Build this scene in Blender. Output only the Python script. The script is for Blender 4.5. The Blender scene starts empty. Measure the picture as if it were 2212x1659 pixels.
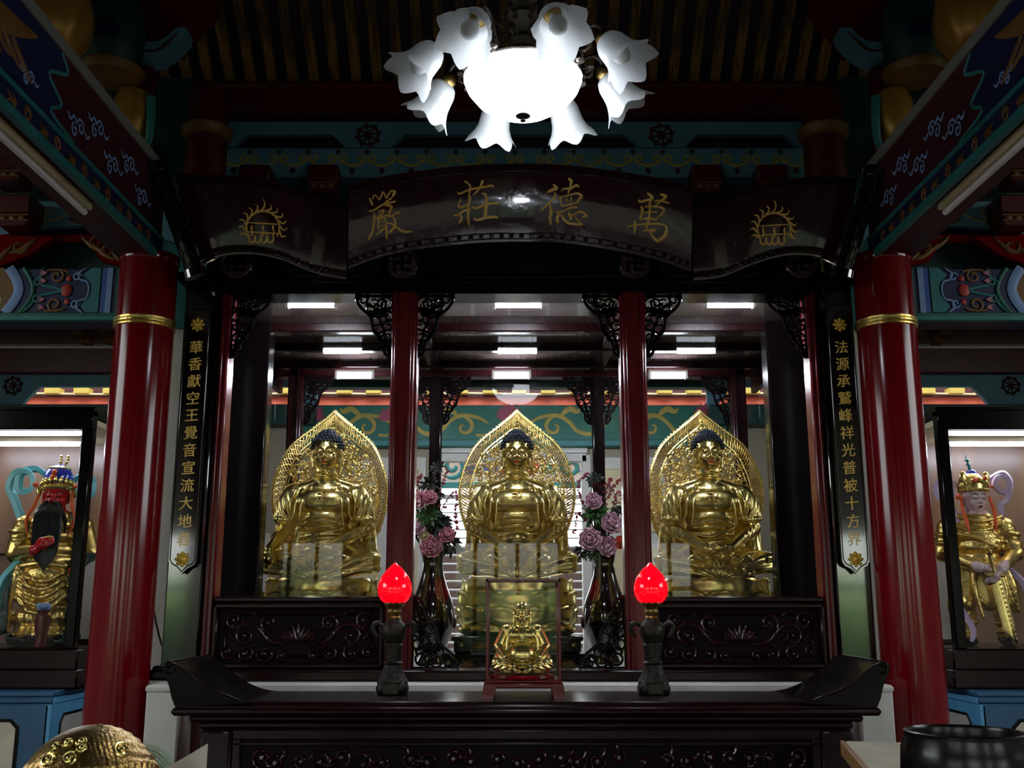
import bpy, bmesh, math, random
import numpy as np
from mathutils import Vector, Matrix

random.seed(7)
SC = bpy.context.scene
COL = SC.collection
PI = math.pi

# ------------------------------------------------------------------ camera
CAM_H = 1.57
cam_data = bpy.data.cameras.new('camera')
cam = bpy.data.objects.new('camera', cam_data)
COL.objects.link(cam)
cam.location = (0, 0, CAM_H)
cam.rotation_euler = (math.radians(90 + 11.97), 0, 0)
cam_data.sensor_width = 36.0
cam_data.lens = 36.0 * 2220 / 2212
cam_data.clip_start = 0.05
SC.camera = cam

# ------------------------------------------------------------------ view
SC.view_settings.view_transform = 'Standard'
SC.view_settings.look = 'None'
SC.view_settings.gamma = 1.0
SC.view_settings.exposure = 1.5
SC.cycles.max_bounces = 8
SC.cycles.transparent_max_bounces = 24
SC.cycles.sample_clamp_indirect = 6.0

# ------------------------------------------------------------------ world: overcast sky, green garden at the horizon
W = bpy.data.worlds.new('overcast'); SC.world = W
W.use_nodes = True
nt = W.node_tree; nt.nodes.clear()
out = nt.nodes.new('ShaderNodeOutputWorld'); bg = nt.nodes.new('ShaderNodeBackground')
tc = nt.nodes.new('ShaderNodeTexCoord'); sp = nt.nodes.new('ShaderNodeSeparateXYZ')
nz = nt.nodes.new('ShaderNodeTexNoise'); nz.inputs['Scale'].default_value = 9.0
ad = nt.nodes.new('ShaderNodeMath'); ad.operation = 'MULTIPLY_ADD'
ad.inputs[1].default_value = 0.10
rp = nt.nodes.new('ShaderNodeValToRGB')
nt.links.new(tc.outputs['Generated'], sp.inputs[0]); nt.links.new(tc.outputs['Generated'], nz.inputs['Vector'])
nt.links.new(nz.outputs[0], ad.inputs[0]); nt.links.new(sp.outputs['Z'], ad.inputs[2])
nt.links.new(ad.outputs[0], rp.inputs[0])
cr = rp.color_ramp
cr.elements[0].position = 0.0; cr.elements[0].color = (.02, .03, .02, 1)
cr.elements[1].position = 1.0; cr.elements[1].color = (.9, .95, 1, 1)
for p_, c_ in ((.03, (.04, .07, .03, 1)), (.055, (.17, .26, .10, 1)), (.075, (.50, .56, .46, 1)), (.12, (.85, .9, .92, 1))):
    e = cr.elements.new(p_); e.color = c_
nt.links.new(rp.outputs[0], bg.inputs['Color']); nt.links.new(bg.outputs[0], out.inputs[0])
bg.inputs['Strength'].default_value = 2.6

# ------------------------------------------------------------------ materials
def lin(c):
    return tuple((x / 12.92 if x <= .04045 else ((x + .055) / 1.055) ** 2.4) for x in c)
def hexc(h):
    return lin(tuple(int(h[i:i + 2], 16) / 255 for i in (0, 2, 4)))
MAT = {}
def mat(name, h, rough=.5, metal=0., coat=0., var=0., vscale=8., bump=0., bscale=30., emit=0., spec=.5, stretch=None, sub=0.):
    m = bpy.data.materials.new(name); m.use_nodes = True
    t = m.node_tree; b = t.nodes['Principled BSDF']
    c = hexc(h) if isinstance(h, str) else h
    b.inputs['Base Color'].default_value = (*c, 1)
    b.inputs['Roughness'].default_value = rough; b.inputs['Metallic'].default_value = metal
    b.inputs['Coat Weight'].default_value = coat; b.inputs['Coat Roughness'].default_value = .06
    b.inputs['Specular IOR Level'].default_value = spec
    if emit:
        b.inputs['Emission Color'].default_value = (*c, 1); b.inputs['Emission Strength'].default_value = emit
    co = t.nodes.new('ShaderNodeTexCoord'); mp = t.nodes.new('ShaderNodeMapping')
    t.links.new(co.outputs['Object'], mp.inputs[0])
    if stretch: mp.inputs['Scale'].default_value = stretch
    n = t.nodes.new('ShaderNodeTexNoise'); n.inputs['Scale'].default_value = vscale; n.inputs['Detail'].default_value = 4
    t.links.new(mp.outputs[0], n.inputs['Vector'])
    if var:
        mx = t.nodes.new('ShaderNodeMix'); mx.data_type = 'RGBA'; mx.blend_type = 'MULTIPLY'
        mx.inputs[0].default_value = 1.0
        r = t.nodes.new('ShaderNodeValToRGB')
        r.color_ramp.elements[0].position = .3; r.color_ramp.elements[1].position = .7
        r.color_ramp.elements[0].color = (1 - var, 1 - var, 1 - var, 1); r.color_ramp.elements[1].color = (1 + var * .3,) * 3 + (1,)
        t.links.new(n.outputs[0], r.inputs[0])
        mx.inputs[6].default_value = (*c, 1); t.links.new(r.outputs[0], mx.inputs[7])
        t.links.new(mx.outputs[2], b.inputs['Base Color'])
    if bump:
        n2 = t.nodes.new('ShaderNodeTexNoise'); n2.inputs['Scale'].default_value = bscale; n2.inputs['Detail'].default_value = 3
        t.links.new(mp.outputs[0], n2.inputs['Vector'])
        bp = t.nodes.new('ShaderNodeBump'); bp.inputs['Strength'].default_value = bump; bp.inputs['Distance'].default_value = .02
        t.links.new(n2.outputs[0], bp.inputs['Height']); t.links.new(bp.outputs[0], b.inputs['Normal'])
    MAT[name] = m
    return m
def emis(name, h, s):
    m = bpy.data.materials.new(name); m.use_nodes = True; t = m.node_tree; t.nodes.clear()
    o = t.nodes.new('ShaderNodeOutputMaterial'); e = t.nodes.new('ShaderNodeEmission')
    e.inputs[0].default_value = (*hexc(h), 1); e.inputs[1].default_value = s
    t.links.new(e.outputs[0], o.inputs[0]); MAT[name] = m; return m
def glassm(name, ior=1.45, tint=(1, 1, 1)):
    m = bpy.data.materials.new(name); m.use_nodes = True; t = m.node_tree; t.nodes.clear()
    o = t.nodes.new('ShaderNodeOutputMaterial'); mx = t.nodes.new('ShaderNodeMixShader')
    tr = t.nodes.new('ShaderNodeBsdfTransparent'); gl = t.nodes.new('ShaderNodeBsdfGlossy'); fr = t.nodes.new('ShaderNodeFresnel')
    tr.inputs[0].default_value = (*tint, 1); gl.inputs['Roughness'].default_value = .01; fr.inputs[0].default_value = ior
    t.links.new(fr.outputs[0], mx.inputs[0]); t.links.new(tr.outputs[0], mx.inputs[1]); t.links.new(gl.outputs[0], mx.inputs[2])
    t.links.new(mx.outputs[0], o.inputs[0]); MAT[name] = m; return m
def grain(name, h1, h2, rough=.5, scale=3., coat=0., axis=(1, 1, 1), dist=6.):
    m = mat(name, h1, rough, coat=coat); t = m.node_tree; b = t.nodes['Principled BSDF']
    co = t.nodes.new('ShaderNodeTexCoord'); mp = t.nodes.new('ShaderNodeMapping'); mp.inputs['Scale'].default_value = axis
    w = t.nodes.new('ShaderNodeTexWave'); w.wave_type = 'RINGS'; w.inputs['Scale'].default_value = scale
    w.inputs['Distortion'].default_value = dist; w.inputs['Detail'].default_value = 2; w.inputs['Detail Scale'].default_value = 1.5
    r = t.nodes.new('ShaderNodeValToRGB')
    r.color_ramp.elements[0].color = (*hexc(h1), 1); r.color_ramp.elements[1].color = (*hexc(h2), 1)
    t.links.new(co.outputs['Object'], mp.inputs[0]); t.links.new(mp.outputs[0], w.inputs[0])
    t.links.new(w.outputs[0], r.inputs[0]); t.links.new(r.outputs[0], b.inputs['Base Color'])
    return m

mat('wood', '1c0709', .24, spec=.2, var=.35, vscale=5, stretch=(8, 8, 1))
mat('wood_red', '5c1218', .22, spec=.4, var=.4, vscale=5, stretch=(10, 10, 1))
mat('wood_ceil', '4c3f3c', .12, coat=.6, var=.3, vscale=4, stretch=(1, 12, 12), spec=.8)
mat('black', '0a0506', .15, spec=.22, var=.2)
mat('black_gloss', '0a0808', .24, spec=.3, var=.2, bump=.06, bscale=14)
mat('beige', '968d7a', .7, var=.1)
mat('medal', '3a2226', .22, coat=.5, var=.3, bump=.3, bscale=60)
mat('lacquer', '3a1822', .14, coat=1., var=.2, bump=.28, bscale=7)
mat('lacquer_flat', '120809', .10, coat=1., var=.2, bump=.02, bscale=7)
for k_ in ('lacquer', 'lacquer_flat'): MAT[k_].node_tree.nodes['Principled BSDF'].inputs['Coat IOR'].default_value = 1.65
mat('carved', '2a0c10', .16, spec=.6, coat=.4, var=.3, bump=.35, bscale=45)
mat('gold', (.82, .65, .23), .27, metal=1., var=.12, vscale=12, bump=.04, bscale=25)
mat('gold_rough', (.80, .58, .18), .32, metal=1., var=.2, vscale=20, bump=.15, bscale=70)
mat('gild', 'b98a3a', .35, metal=.35, var=.2)
mat('carved_ground', '10050a', .5, spec=.08, var=.3)
mat('gold_paint', 'e2b84a', .35, metal=.25, var=.1)
mat('gold_char', (1.0, .68, .17), .3, coat=.3, var=.06)
mat('antique', '6a6058', .4, metal=.6, var=.3)
mat('gold_dark', (.42, .27, .09), .36, metal=1., var=.3, vscale=15, bump=.2, bscale=60)
mat('hair', '0a1024', .6, bump=.2, bscale=90)
mat('lip', 'a01810', .4)
mat('red', '740812', .14, spec=.4, var=.2, vscale=3, bump=.02, bscale=5)
mat('red_dark', '5a0d14', .4, var=.25)
mat('red_orange', 'b5382a', .5, var=.2)
mat('teal', '2f7f80', .5, var=.2)
mat('blue_board', '5d8ea2', .55, var=.18, vscale=6)
mat('green', '1d6e5c', .5, var=.15)
mat('green_dark', '17423f', .5, var=.3)
mat('navy', '16204a', .5)
mat('blue', '3f63ad', .5, var=.15)
mat('blue_light', '7f9fd0', .5)
mat('yellow', 'b9a24a', .5, var=.15)
mat('ochre', '80592a', .5, var=.25)
mat('cream', 'cdbf98', .5, var=.1)
mat('white', 'c9c7c0', .5, var=.06)
mat('marble', 'bfbcb4', .35, var=.2, vscale=4)
mat('marble_warm', 'c4bba4', .3, var=.3, vscale=6)
mat('pink', 'd08a9a', .6, var=.2)
mat('maroon', '46161e', .5)
mat('lotus_pink', 'a8485e', .5, var=.15)
mat('purple', '4d2340', .55, var=.2)
mat('plinth_blue', '1f5478', .45, var=.25, vscale=4)
mat('bronze', '2c2822', .45, metal=.6, var=.4, vscale=30, bump=.3, bscale=60)
mat('plank', '2a1a22', .6, var=.3, vscale=4, stretch=(3, 1, 1))
grain('rafter', '4a3216', '8a642c', .6, 2.2, axis=(9, 1, 1), dist=5)
grain('case_wood', '4a2f18', '684524', .35, .8, axis=(6, 1, .3), dist=3)
mat('bulb', 'e8eaea', .25, spec=.6)
emis('bowl_light', 'eef3ff', 8.0)
emis('tube_light', 'eaf3ff', 100.0)
emis('tube_side', 'e6ecff', 26.0)
glassm('glass', 1.25)
glassm('glass_case', 1.12)
m = mat('shade', 'c2c6c4', .35); b = m.node_tree.nodes['Principled BSDF']
b.inputs['Transmission Weight'].default_value = 0.0; b.inputs['Subsurface Weight'].default_value = .0
t = m.node_tree; tl = t.nodes.new('ShaderNodeBsdfTranslucent'); tl.inputs[0].default_value = (.62, .65, .65, 1)
mx = t.nodes.new('ShaderNodeMixShader'); mx.inputs[0].default_value = .4
t.links.new(b.outputs[0], mx.inputs[1]); t.links.new(tl.outputs[0], mx.inputs[2]); t.links.new(mx.outputs[0], t.nodes['Material Output'].inputs[0])
m = mat('red_lamp', (.6, .002, .006), .1, coat=.3); b = m.node_tree.nodes['Principled BSDF']
b.inputs['Emission Color'].default_value = (1, .0, .008, 1); b.inputs['Emission Strength'].default_value = .45
mat('pink_flower', 'd08c9c', .7, var=.3, vscale=40)
mat('lilac_flower', 'd2a6ba', .7, var=.25, vscale=40)
mat('coral', 'd0563a', .7, var=.2)
mat('berry', '8a2436', .5)
mat('leaf', '2f5a26', .6, var=.4, vscale=20)
mat('leaf_dark', '16261a', .6, var=.4, vscale=20)
mat('twig', '2a1c18', .7)
mat('skin_red', 'b4121a', .22, coat=.4)
mat('skin_pale', 'cdb0b2', .35, coat=.2)
mat('beard', '0c0c12', .3)
mat('robe_green', '12352c', .4, var=.3)
mat('ribbon_teal', '6fc7cf', .4)
mat('ribbon_lilac', 'b9a6c6', .4)
mat('orange', 'e2561c', .5)
mat('cobalt', '2030b0', .25, coat=.4)
mat('brick', '54403a', .8, var=.5, vscale=20)
mat('fan_plastic', '9fae98', .3, var=.05)
mat('paper', 'c8c2b4', .7)
mat('grey', '7d7c78', .5)
mat('floor', '4a3c36', .18, var=.3, vscale=2)
mat('wall', 'd2cdbf', .7, var=.1, vscale=3)
mat('soffit', 'd0604a', .6, var=.1)
mat('plinth_blue_lit', '4f9cc8', .45, var=.15)

# ------------------------------------------------------------------ mesh builder
def catmull(pts, n=5, closed=False):
    P = [Vector(p) for p in pts]
    if len(P) < 3 and not closed:
        return [P[0].lerp(P[-1], k / n) for k in range(n + 1)]
    out = []; N = len(P)
    for i in range(N if closed else N - 1):
        if closed: a, b, c, d = P[(i - 1) % N], P[i], P[(i + 1) % N], P[(i + 2) % N]
        else: a, b, c, d = P[max(i - 1, 0)], P[i], P[i + 1], P[min(i + 2, N - 1)]
        for k in range(n):
            t = k / n
            out.append(.5 * ((2 * b) + (c - a) * t + (2 * a - 5 * b + 4 * c - d) * t * t + (3 * b - a - 3 * c + d) * t ** 3))
    if not closed: out.append(P[-1])
    return out
def spiral(cx, cy, r0, r1, a0, turns, n=16):
    """points from radius r0 to r1"""
    k = max(6, int(abs(turns) * n)); o = []
    for i in range(k + 1):
        t = i / k; r = r0 + (r1 - r0) * t; a = a0 + turns * 2 * PI * t
        o.append((cx + r * math.cos(a), cy + r * math.sin(a)))
    return o
class MB:
    def __init__(s):
        s.v = []; s.f = []; s.m = []; s.T = Matrix.Identity(4); s.mi = 0
    def at(s, loc=(0, 0, 0), rz=0, rx=0, ry=0, sc=1):
        S = Matrix.Diagonal((sc, sc, sc, 1)) if not isinstance(sc, (tuple, list)) else Matrix.Diagonal((*sc, 1))
        s.T = Matrix.Translation(loc) @ Matrix.Rotation(rz, 4, 'Z') @ Matrix.Rotation(ry, 4, 'Y') @ Matrix.Rotation(rx, 4, 'X') @ S
        return s
    def add(s, vs, fs):
        o = len(s.v); T = s.T
        for p in vs:
            q = T @ Vector(p); s.v.append((q.x, q.y, q.z))
        for f in fs:
            s.f.append(tuple(i + o for i in f)); s.m.append(s.mi)
        return s
    def box(s, x0, x1, y0, y1, z0, z1, bev=0.):
        if x0 > x1: x0, x1 = x1, x0
        if y0 > y1: y0, y1 = y1, y0
        if z0 > z1: z0, z1 = z1, z0
        if not bev:
            return s.add([(x, y, z) for x in (x0, x1) for y in (y0, y1) for z in (z0, z1)],
                         [(0, 1, 3, 2), (4, 6, 7, 5), (0, 4, 5, 1), (2, 3, 7, 6), (0, 2, 6, 4), (1, 5, 7, 3)])
        b = min(bev, (x1 - x0) * .45, (y1 - y0) * .45, (z1 - z0) * .45)
        V = []; idx = {}
        for ix, x in enumerate((x0, x1)):
            for iy, y in enumerate((y0, y1)):
                for iz, z in enumerate((z0, z1)):
                    ax = x + (b if ix == 0 else -b); ay = y + (b if iy == 0 else -b); az = z + (b if iz == 0 else -b)
                    idx[ix, iy, iz] = len(V)
                    V += [(x, ay, az), (ax, y, az), (ax, ay, z)]
        F = []
        for k in (0, 1):
            F.append([idx[k, 0, 0], idx[k, 0, 1], idx[k, 1, 1], idx[k, 1, 0]])
            F.append([idx[0, k, 0] + 1, idx[0, k, 1] + 1, idx[1, k, 1] + 1, idx[1, k, 0] + 1])
            F.append([idx[0, 0, k] + 2, idx[0, 1, k] + 2, idx[1, 1, k] + 2, idx[1, 0, k] + 2])
        for a in (0, 1):
            for c in (0, 1):
                F.append([idx[a, c, 0], idx[a, c, 1], idx[a, c, 1] + 1, idx[a, c, 0] + 1])
                F.append([idx[a, 0, c], idx[a, 1, c], idx[a, 1, c] + 2, idx[a, 0, c] + 2])
                F.append([idx[0, a, c] + 1, idx[1, a, c] + 1, idx[1, a, c] + 2, idx[0, a, c] + 2])
        for i in idx.values(): F.append([i, i + 1, i + 2])
        return s.add(V, F)
    def lathe(s, prof, n=24, flute=None):
        V = []; F = []
        for (r, z) in prof:
            for k in range(n):
                a = 2 * PI * k / n; rr = r * (flute(a, z) if flute else 1)
                V.append((rr * math.cos(a), rr * math.sin(a), z))
        for i in range(len(prof) - 1):
            for k in range(n):
                k2 = (k + 1) % n
                F.append((i * n + k, i * n + k2, (i + 1) * n + k2, (i + 1) * n + k))
        F.append(tuple(range(n - 1, -1, -1))); F.append(tuple((len(prof) - 1) * n + k for k in range(n)))
        return s.add(V, F)
    def cyl(s, r, z0, z1, n=16, r2=None):
        return s.lathe([(r, z0), (r if r2 is None else r2, z1)], n)
    def ell(s, c, r, nu=12, nv=8, rot=None):
        if not isinstance(r, (tuple, list)): r = (r, r, r)
        V = [(0, 0, -r[2])]; F = []
        for j in range(1, nv):
            ph = -PI / 2 + PI * j / nv
            for i in range(nu):
                a = 2 * PI * i / nu
                V.append((r[0] * math.cos(ph) * math.cos(a), r[1] * math.cos(ph) * math.sin(a), r[2] * math.sin(ph)))
        V.append((0, 0, r[2])); L = len(V) - 1
        for i in range(nu):
            i2 = (i + 1) % nu
            F.append((0, 1 + i2, 1 + i)); F.append((L, L - nu + i, L - nu + i2))
            for j in range(nv - 2):
                a = 1 + j * nu
                F.append((a + i, a + i2, a + nu + i2, a + nu + i))
        if rot: V = [rot @ Vector(p) for p in V]
        V = [(p[0] + c[0], p[1] + c[1], p[2] + c[2]) for p in V]
        return s.add(V, F)
    def tube(s, pts, r, n=6, closed=False, smooth=0, flat=1.):
        P = catmull(pts, smooth, closed) if smooth else [Vector(p) for p in pts]
        N = len(P)
        R = r if callable(r) else None
        rs = [r] * N if not isinstance(r, (list, tuple)) and not R else None
        if rs is None:
            if R: rs = [R(i / (N - 1)) for i in range(N)]
            else:
                L = len(r); rs = []
                for i in range(N):
                    x = i / (N - 1) * (L - 1); k = min(int(x), L - 2); rs.append(r[k] + (r[k + 1] - r[k]) * (x - k))
        V = []; F = []; u = None
        for i in range(N):
            if closed: tg = P[(i + 1) % N] - P[i - 1]
            else: tg = P[min(i + 1, N - 1)] - P[max(i - 1, 0)]
            if tg.length < 1e-9: tg = Vector((0, 0, 1))
            tg.normalize()
            if u is None:
                u = tg.cross(Vector((0, 1, 0)))
                if u.length < .1: u = tg.cross(Vector((1, 0, 0)))
            u = u - tg * u.dot(tg)
            if u.length < 1e-6: u = tg.orthogonal()
            u.normalize(); w = tg.cross(u)
            for k in range(n):
                a = 2 * PI * k / n
                V.append(P[i] + (u * math.cos(a) + w * math.sin(a) * flat) * rs[i])
        for i in range(N if closed else N - 1):
            j = (i + 1) % N
            for k in range(n):
                k2 = (k + 1) % n
                F.append((i * n + k, i * n + k2, j * n + k2, j * n + k))
        if not closed:
            F.append(tuple(range(n - 1, -1, -1))); F.append(tuple((N - 1) * n + k for k in range(n)))
        return s.add(V, F)
    def stroke(s, pts, w, h=.004, smooth=4, off=0., closed=False, taper=True):
        """raised brush stroke in the local x-z plane, bulging to -y"""
        P = [(p[0], 0, p[1]) for p in pts]
        P = catmull(P, smooth, closed) if smooth else [Vector(p) for p in P]
        N = len(P); V = []; F = []
        ws = w if isinstance(w, (list, tuple)) else [w, w]
        for i in range(N):
            tg = (P[(i + 1) % N] - P[i - 1]) if closed else (P[min(i + 1, N - 1)] - P[max(i - 1, 0)])
            if tg.length < 1e-9: tg = Vector((1, 0, 0))
            tg.normalize(); nn = Vector((-tg.z, 0, tg.x))
            x = i / max(1, N - 1) * (len(ws) - 1); k = min(int(x), len(ws) - 2); ww = (ws[k] + (ws[k + 1] - ws[k]) * (x - k)) / 2
            if taper and not closed:
                e = min(i, N - 1 - i); ww *= min(1, .35 + .35 * e)
            for q, hh in ((-1, 0), (-.6, .75), (0, 1), (.6, .75), (1, 0)):
                p = P[i] + nn * (ww * q); V.append((p.x, -off - hh * h, p.z))
        for i in range(N if closed else N - 1):
            j = (i + 1) % N
            for k in range(4): F.append((i * 5 + k, j * 5 + k, j * 5 + k + 1, i * 5 + k + 1))
        if not closed:
            F.append((0, 1, 2, 3, 4)); F.append(tuple((N - 1) * 5 + k for k in (4, 3, 2, 1, 0)))
        return s.add(V, F)
    def poly(s, pts, d, y=0.):
        """outline in local x-z, extruded from y to y-d"""
        n = len(pts)
        V = [(p[0], y, p[1]) for p in pts] + [(p[0], y - d, p[1]) for p in pts]
        F = [tuple(range(n)), tuple(range(2 * n - 1, n - 1, -1))]
        for i in range(n): F.append((i, (i + 1) % n, n + (i + 1) % n, n + i))
        return s.add(V, F)
    def grid(s, fn, nu, nv, thick=0.):
        V = [fn(i / nu, j / nv) for i in range(nu + 1) for j in range(nv + 1)]
        F = [(i * (nv + 1) + j, (i + 1) * (nv + 1) + j, (i + 1) * (nv + 1) + j + 1, i * (nv + 1) + j + 1) for i in range(nu) for j in range(nv)]
        if thick:
            A = [Vector(p) for p in V]; nrm = []
            for i in range(nu + 1):
                for j in range(nv + 1):
                    g = lambda a, b: A[min(max(a, 0), nu) * (nv + 1) + min(max(b, 0), nv)]
                    c = (g(i + 1, j) - g(i - 1, j)).cross(g(i, j + 1) - g(i, j - 1))
                    nrm.append(c.normalized() if c.length > 1e-12 else Vector((0, 0, 1)))
            n = len(V); V = V + [tuple(A[k] + nrm[k] * thick) for k in range(n)]
            F = F + [tuple(n + q for q in reversed(f)) for f in F]
            rim = [i * (nv + 1) for i in range(nu + 1)] + [nu * (nv + 1) + j for j in range(1, nv + 1)] + \
                  [i * (nv + 1) + nv for i in range(nu - 1, -1, -1)] + [j for j in range(nv - 1, 0, -1)]
            for q in range(len(rim)):
                a, b_ = rim[q], rim[(q + 1) % len(rim)]; F.append((a, b_, n + b_, n + a))
        return s.add(V, F)
def obj(name, mb, mats, parent=None, loc=None, smooth=40, kind=None):
    me = bpy.data.meshes.new(name)
    me.from_pydata(mb.v, [], mb.f)
    for q in ([mats] if isinstance(mats, str) else mats): me.materials.append(MAT[q])
    me.polygons.foreach_set('material_index', mb.m)
    bm = bmesh.new(); bm.from_mesh(me); bmesh.ops.recalc_face_normals(bm, faces=bm.faces); bm.to_mesh(me); bm.free()
    if smooth:
        me.polygons.foreach_set('use_smooth', [True] * len(me.polygons))
        me.set_sharp_from_angle(angle=math.radians(smooth))
    o = bpy.data.objects.new(name, me); COL.objects.link(o)
    if parent: o.parent = parent
    if loc: o.location = loc
    if kind: o['kind'] = kind
    return o
def tag(o, label=None, cat=None, group=None, kind=None):
    if label: o['label'] = label
    if cat: o['category'] = cat
    if group: o['group'] = group
    if kind: o['kind'] = kind
    return o
def thing(name, label, cat, loc=(0, 0, 0), rz=0, group=None):
    o = bpy.data.objects.new(name, None); COL.objects.link(o); o.empty_display_size = .1
    o.location = loc; o.rotation_euler = (0, 0, rz)
    return tag(o, label, cat, group)
def struct(name, mb, mats, parent=None, smooth=40):
    return obj(name, mb, mats, parent, smooth=smooth, kind='structure')
def dup(root, loc, label, rz=None, mirror=False):
    r = root.copy(); COL.objects.link(r); r.location = loc; r['label'] = label
    if rz is not None: r.rotation_euler = (0, 0, rz)
    def kids(a, b):
        for ch in [o for o in COL.objects if o.parent == a]:
            c = ch.copy(); COL.objects.link(c); c.parent = b; kids(ch, c)
    kids(root, r)
    return r
# --- organic surfaces: many closed balls fused into one continuous skin
def cap(mb, a, b, ra, rb=None, n=None):
    rb = ra if rb is None else rb
    A, B = Vector(a), Vector(b)
    f = lambda r: Vector(r) if isinstance(r, (tuple, list)) else Vector((r, r, r))
    RA, RB = f(ra), f(rb); L = (B - A).length
    n = n or max(2, int(L / (min(min(RA), min(RB)) * .35)) + 1)
    for i in range(n + 1):
        t = i / n; mb.ell(A.lerp(B, t), tuple(RA.lerp(RB, t)), 12, 8)
def chain(mb, pts, r, sm=4):
    P = catmull(pts, sm)
    for i in range(len(P) - 1):
        ra = r if not isinstance(r, (list, tuple)) else r[0] + (r[1] - r[0]) * i / (len(P) - 1)
        cap(mb, P[i], P[i + 1], ra)
def fuse(mb, voxel, smooth=2, disp=None):
    me = bpy.data.meshes.new('t'); me.from_pydata(mb.v, [], mb.f)
    o = bpy.data.objects.new('t', me); COL.objects.link(o)
    md = o.modifiers.new('r', 'REMESH'); md.mode = 'VOXEL'; md.voxel_size = voxel
    dg = bpy.context.evaluated_depsgraph_get(); ev = o.evaluated_get(dg); m2 = bpy.data.meshes.new_from_object(ev)
    n = len(m2.vertices); co = np.empty(n * 3); m2.vertices.foreach_get('co', co); co = co.reshape(-1, 3)
    ed = np.empty(len(m2.edges) * 2, dtype=np.int64); m2.edges.foreach_get('vertices', ed); ed = ed.reshape(-1, 2)
    fs = [tuple(p.vertices) for p in m2.polygons]
    nr = np.empty(n * 3); m2.vertices.foreach_get('normal', nr); nr = nr.reshape(-1, 3)
    deg = np.bincount(ed.ravel(), minlength=n)[:, None]
    def avg(c):
        s_ = np.zeros_like(c); np.add.at(s_, ed[:, 0], c[ed[:, 1]]); np.add.at(s_, ed[:, 1], c[ed[:, 0]]); return s_ / np.maximum(deg, 1)
    for k in range(smooth): co = co * .5 + avg(co) * .5
    if disp is not None: co = co + nr * disp(co, nr)[:, None]
    bpy.data.objects.remove(o); bpy.data.meshes.remove(m2); bpy.data.meshes.remove(me)
    r = MB(); r.v = [tuple(p) for p in co]; r.f = fs; r.m = [0] * len(fs); r.co = co
    return r
def paint(mb, fn):
    """material index per face from its centre"""
    c = np.asarray(mb.v)
    mb.m = [int(fn(*c[list(f)].mean(axis=0))) for f in mb.f]
def glyph(ch, size):
    cu = bpy.data.curves.new('t', 'FONT'); cu.body = ch; cu.size = size; cu.extrude = size * .03; cu.bevel_depth = size * .012; cu.resolution_u = 3
    cu.offset = -size * .004
    cu.align_x = 'CENTER'; cu.align_y = 'CENTER'
    o = bpy.data.objects.new('t', cu); COL.objects.link(o)
    dg = bpy.context.evaluated_depsgraph_get(); me = bpy.data.meshes.new_from_object(o.evaluated_get(dg))
    v = [tuple(p.co) for p in me.vertices]; f = [tuple(p.vertices) for p in me.polygons]
    bpy.data.objects.remove(o); bpy.data.curves.remove(cu); bpy.data.meshes.remove(me)
    if v:
        xs = [p[0] for p in v]; ys = [p[1] for p in v]; cx, cy = (min(xs) + max(xs)) / 2, (min(ys) + max(ys)) / 2
        v = [(p[0] - cx, -p[2], p[1] - cy) for p in v]
    return v, f
# --- painted ornament helpers (thin relief on the local x-z plane facing -y)
def lotus_flat(mb, cx, cz, s, n=7, h=.003):
    for i in range(n):
        a = PI * (.08 + .84 * i / (n - 1)); d = Vector((math.cos(a), math.sin(a)))
        pr = Vector((-d.y, d.x)); L = s * (.75 + .25 * math.sin(a)); w = s * .2
        pts = [Vector((cx, cz)) + d * (L * t) + pr * (w * q * math.sin(PI * min(1, t * .9 + .1)) ) for t, q in
               ((0, .4), (.3, .9), (.6, .9), (1, 0), (.6, -.9), (.3, -.9), (0, -.4))]
        mb.poly([(p.x, p.y) for p in pts], h + .0006 * (n - abs(i - n // 2)))
def scroll(mb, x0, x1, cz, amp, per, w, h=.003, phase=0):
    n = max(1, round((x1 - x0) / per)); per = (x1 - x0) / n
    pts = [(x0 + per * n * i / (n * 10), cz + amp * math.cos(2 * PI * i / 10 + phase)) for i in range(n * 10 + 1)]
    mb.stroke(pts, w, h, smooth=0)
    for i in range(n * 2):
        up = 1 if i % 2 == 0 else -1
        cx = x0 + per * (i * .5 + .5 * (0 if phase == 0 else .5)); c = cz - up * amp * .15
        mb.stroke(spiral(cx, c, amp * .95, amp * .2, up * PI / 2, -up * 1.1, 14), [w, w * .6], h, smooth=0)
        mb.stroke([(cx + per * .10, cz + up * amp * .5), (cx + per * .2, cz + up * amp * .2), (cx + per * .24, cz + up * amp * .7)], [w * 1.6, w * .4], h, smooth=3)
def cloud(mb, cx, cz, s, w, h=.003, flip=1):
    mb.stroke([(p[0], p[1]) for p in spiral(cx, cz, s * .5, s * .1, 0, 1.3 * flip)], w, h, smooth=0)
    mb.stroke([(cx + s * .5, cz), (cx + s * .9, cz + s * .25 * flip), (cx + s * 1.3, cz - s * .1), (cx + s * 1.7, cz + s * .2 * flip)], w, h)
    mb.stroke(spiral(cx + s * .7, cz - s * .45 * flip, s * .4, s * .08, PI / 2, -1.2 * flip), w, h, smooth=0)
    mb.stroke([(cx - s * .5, cz), (cx - s * .9, cz - s * .2), (cx - s * 1.2, cz + s * .1)], w, h)
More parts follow.
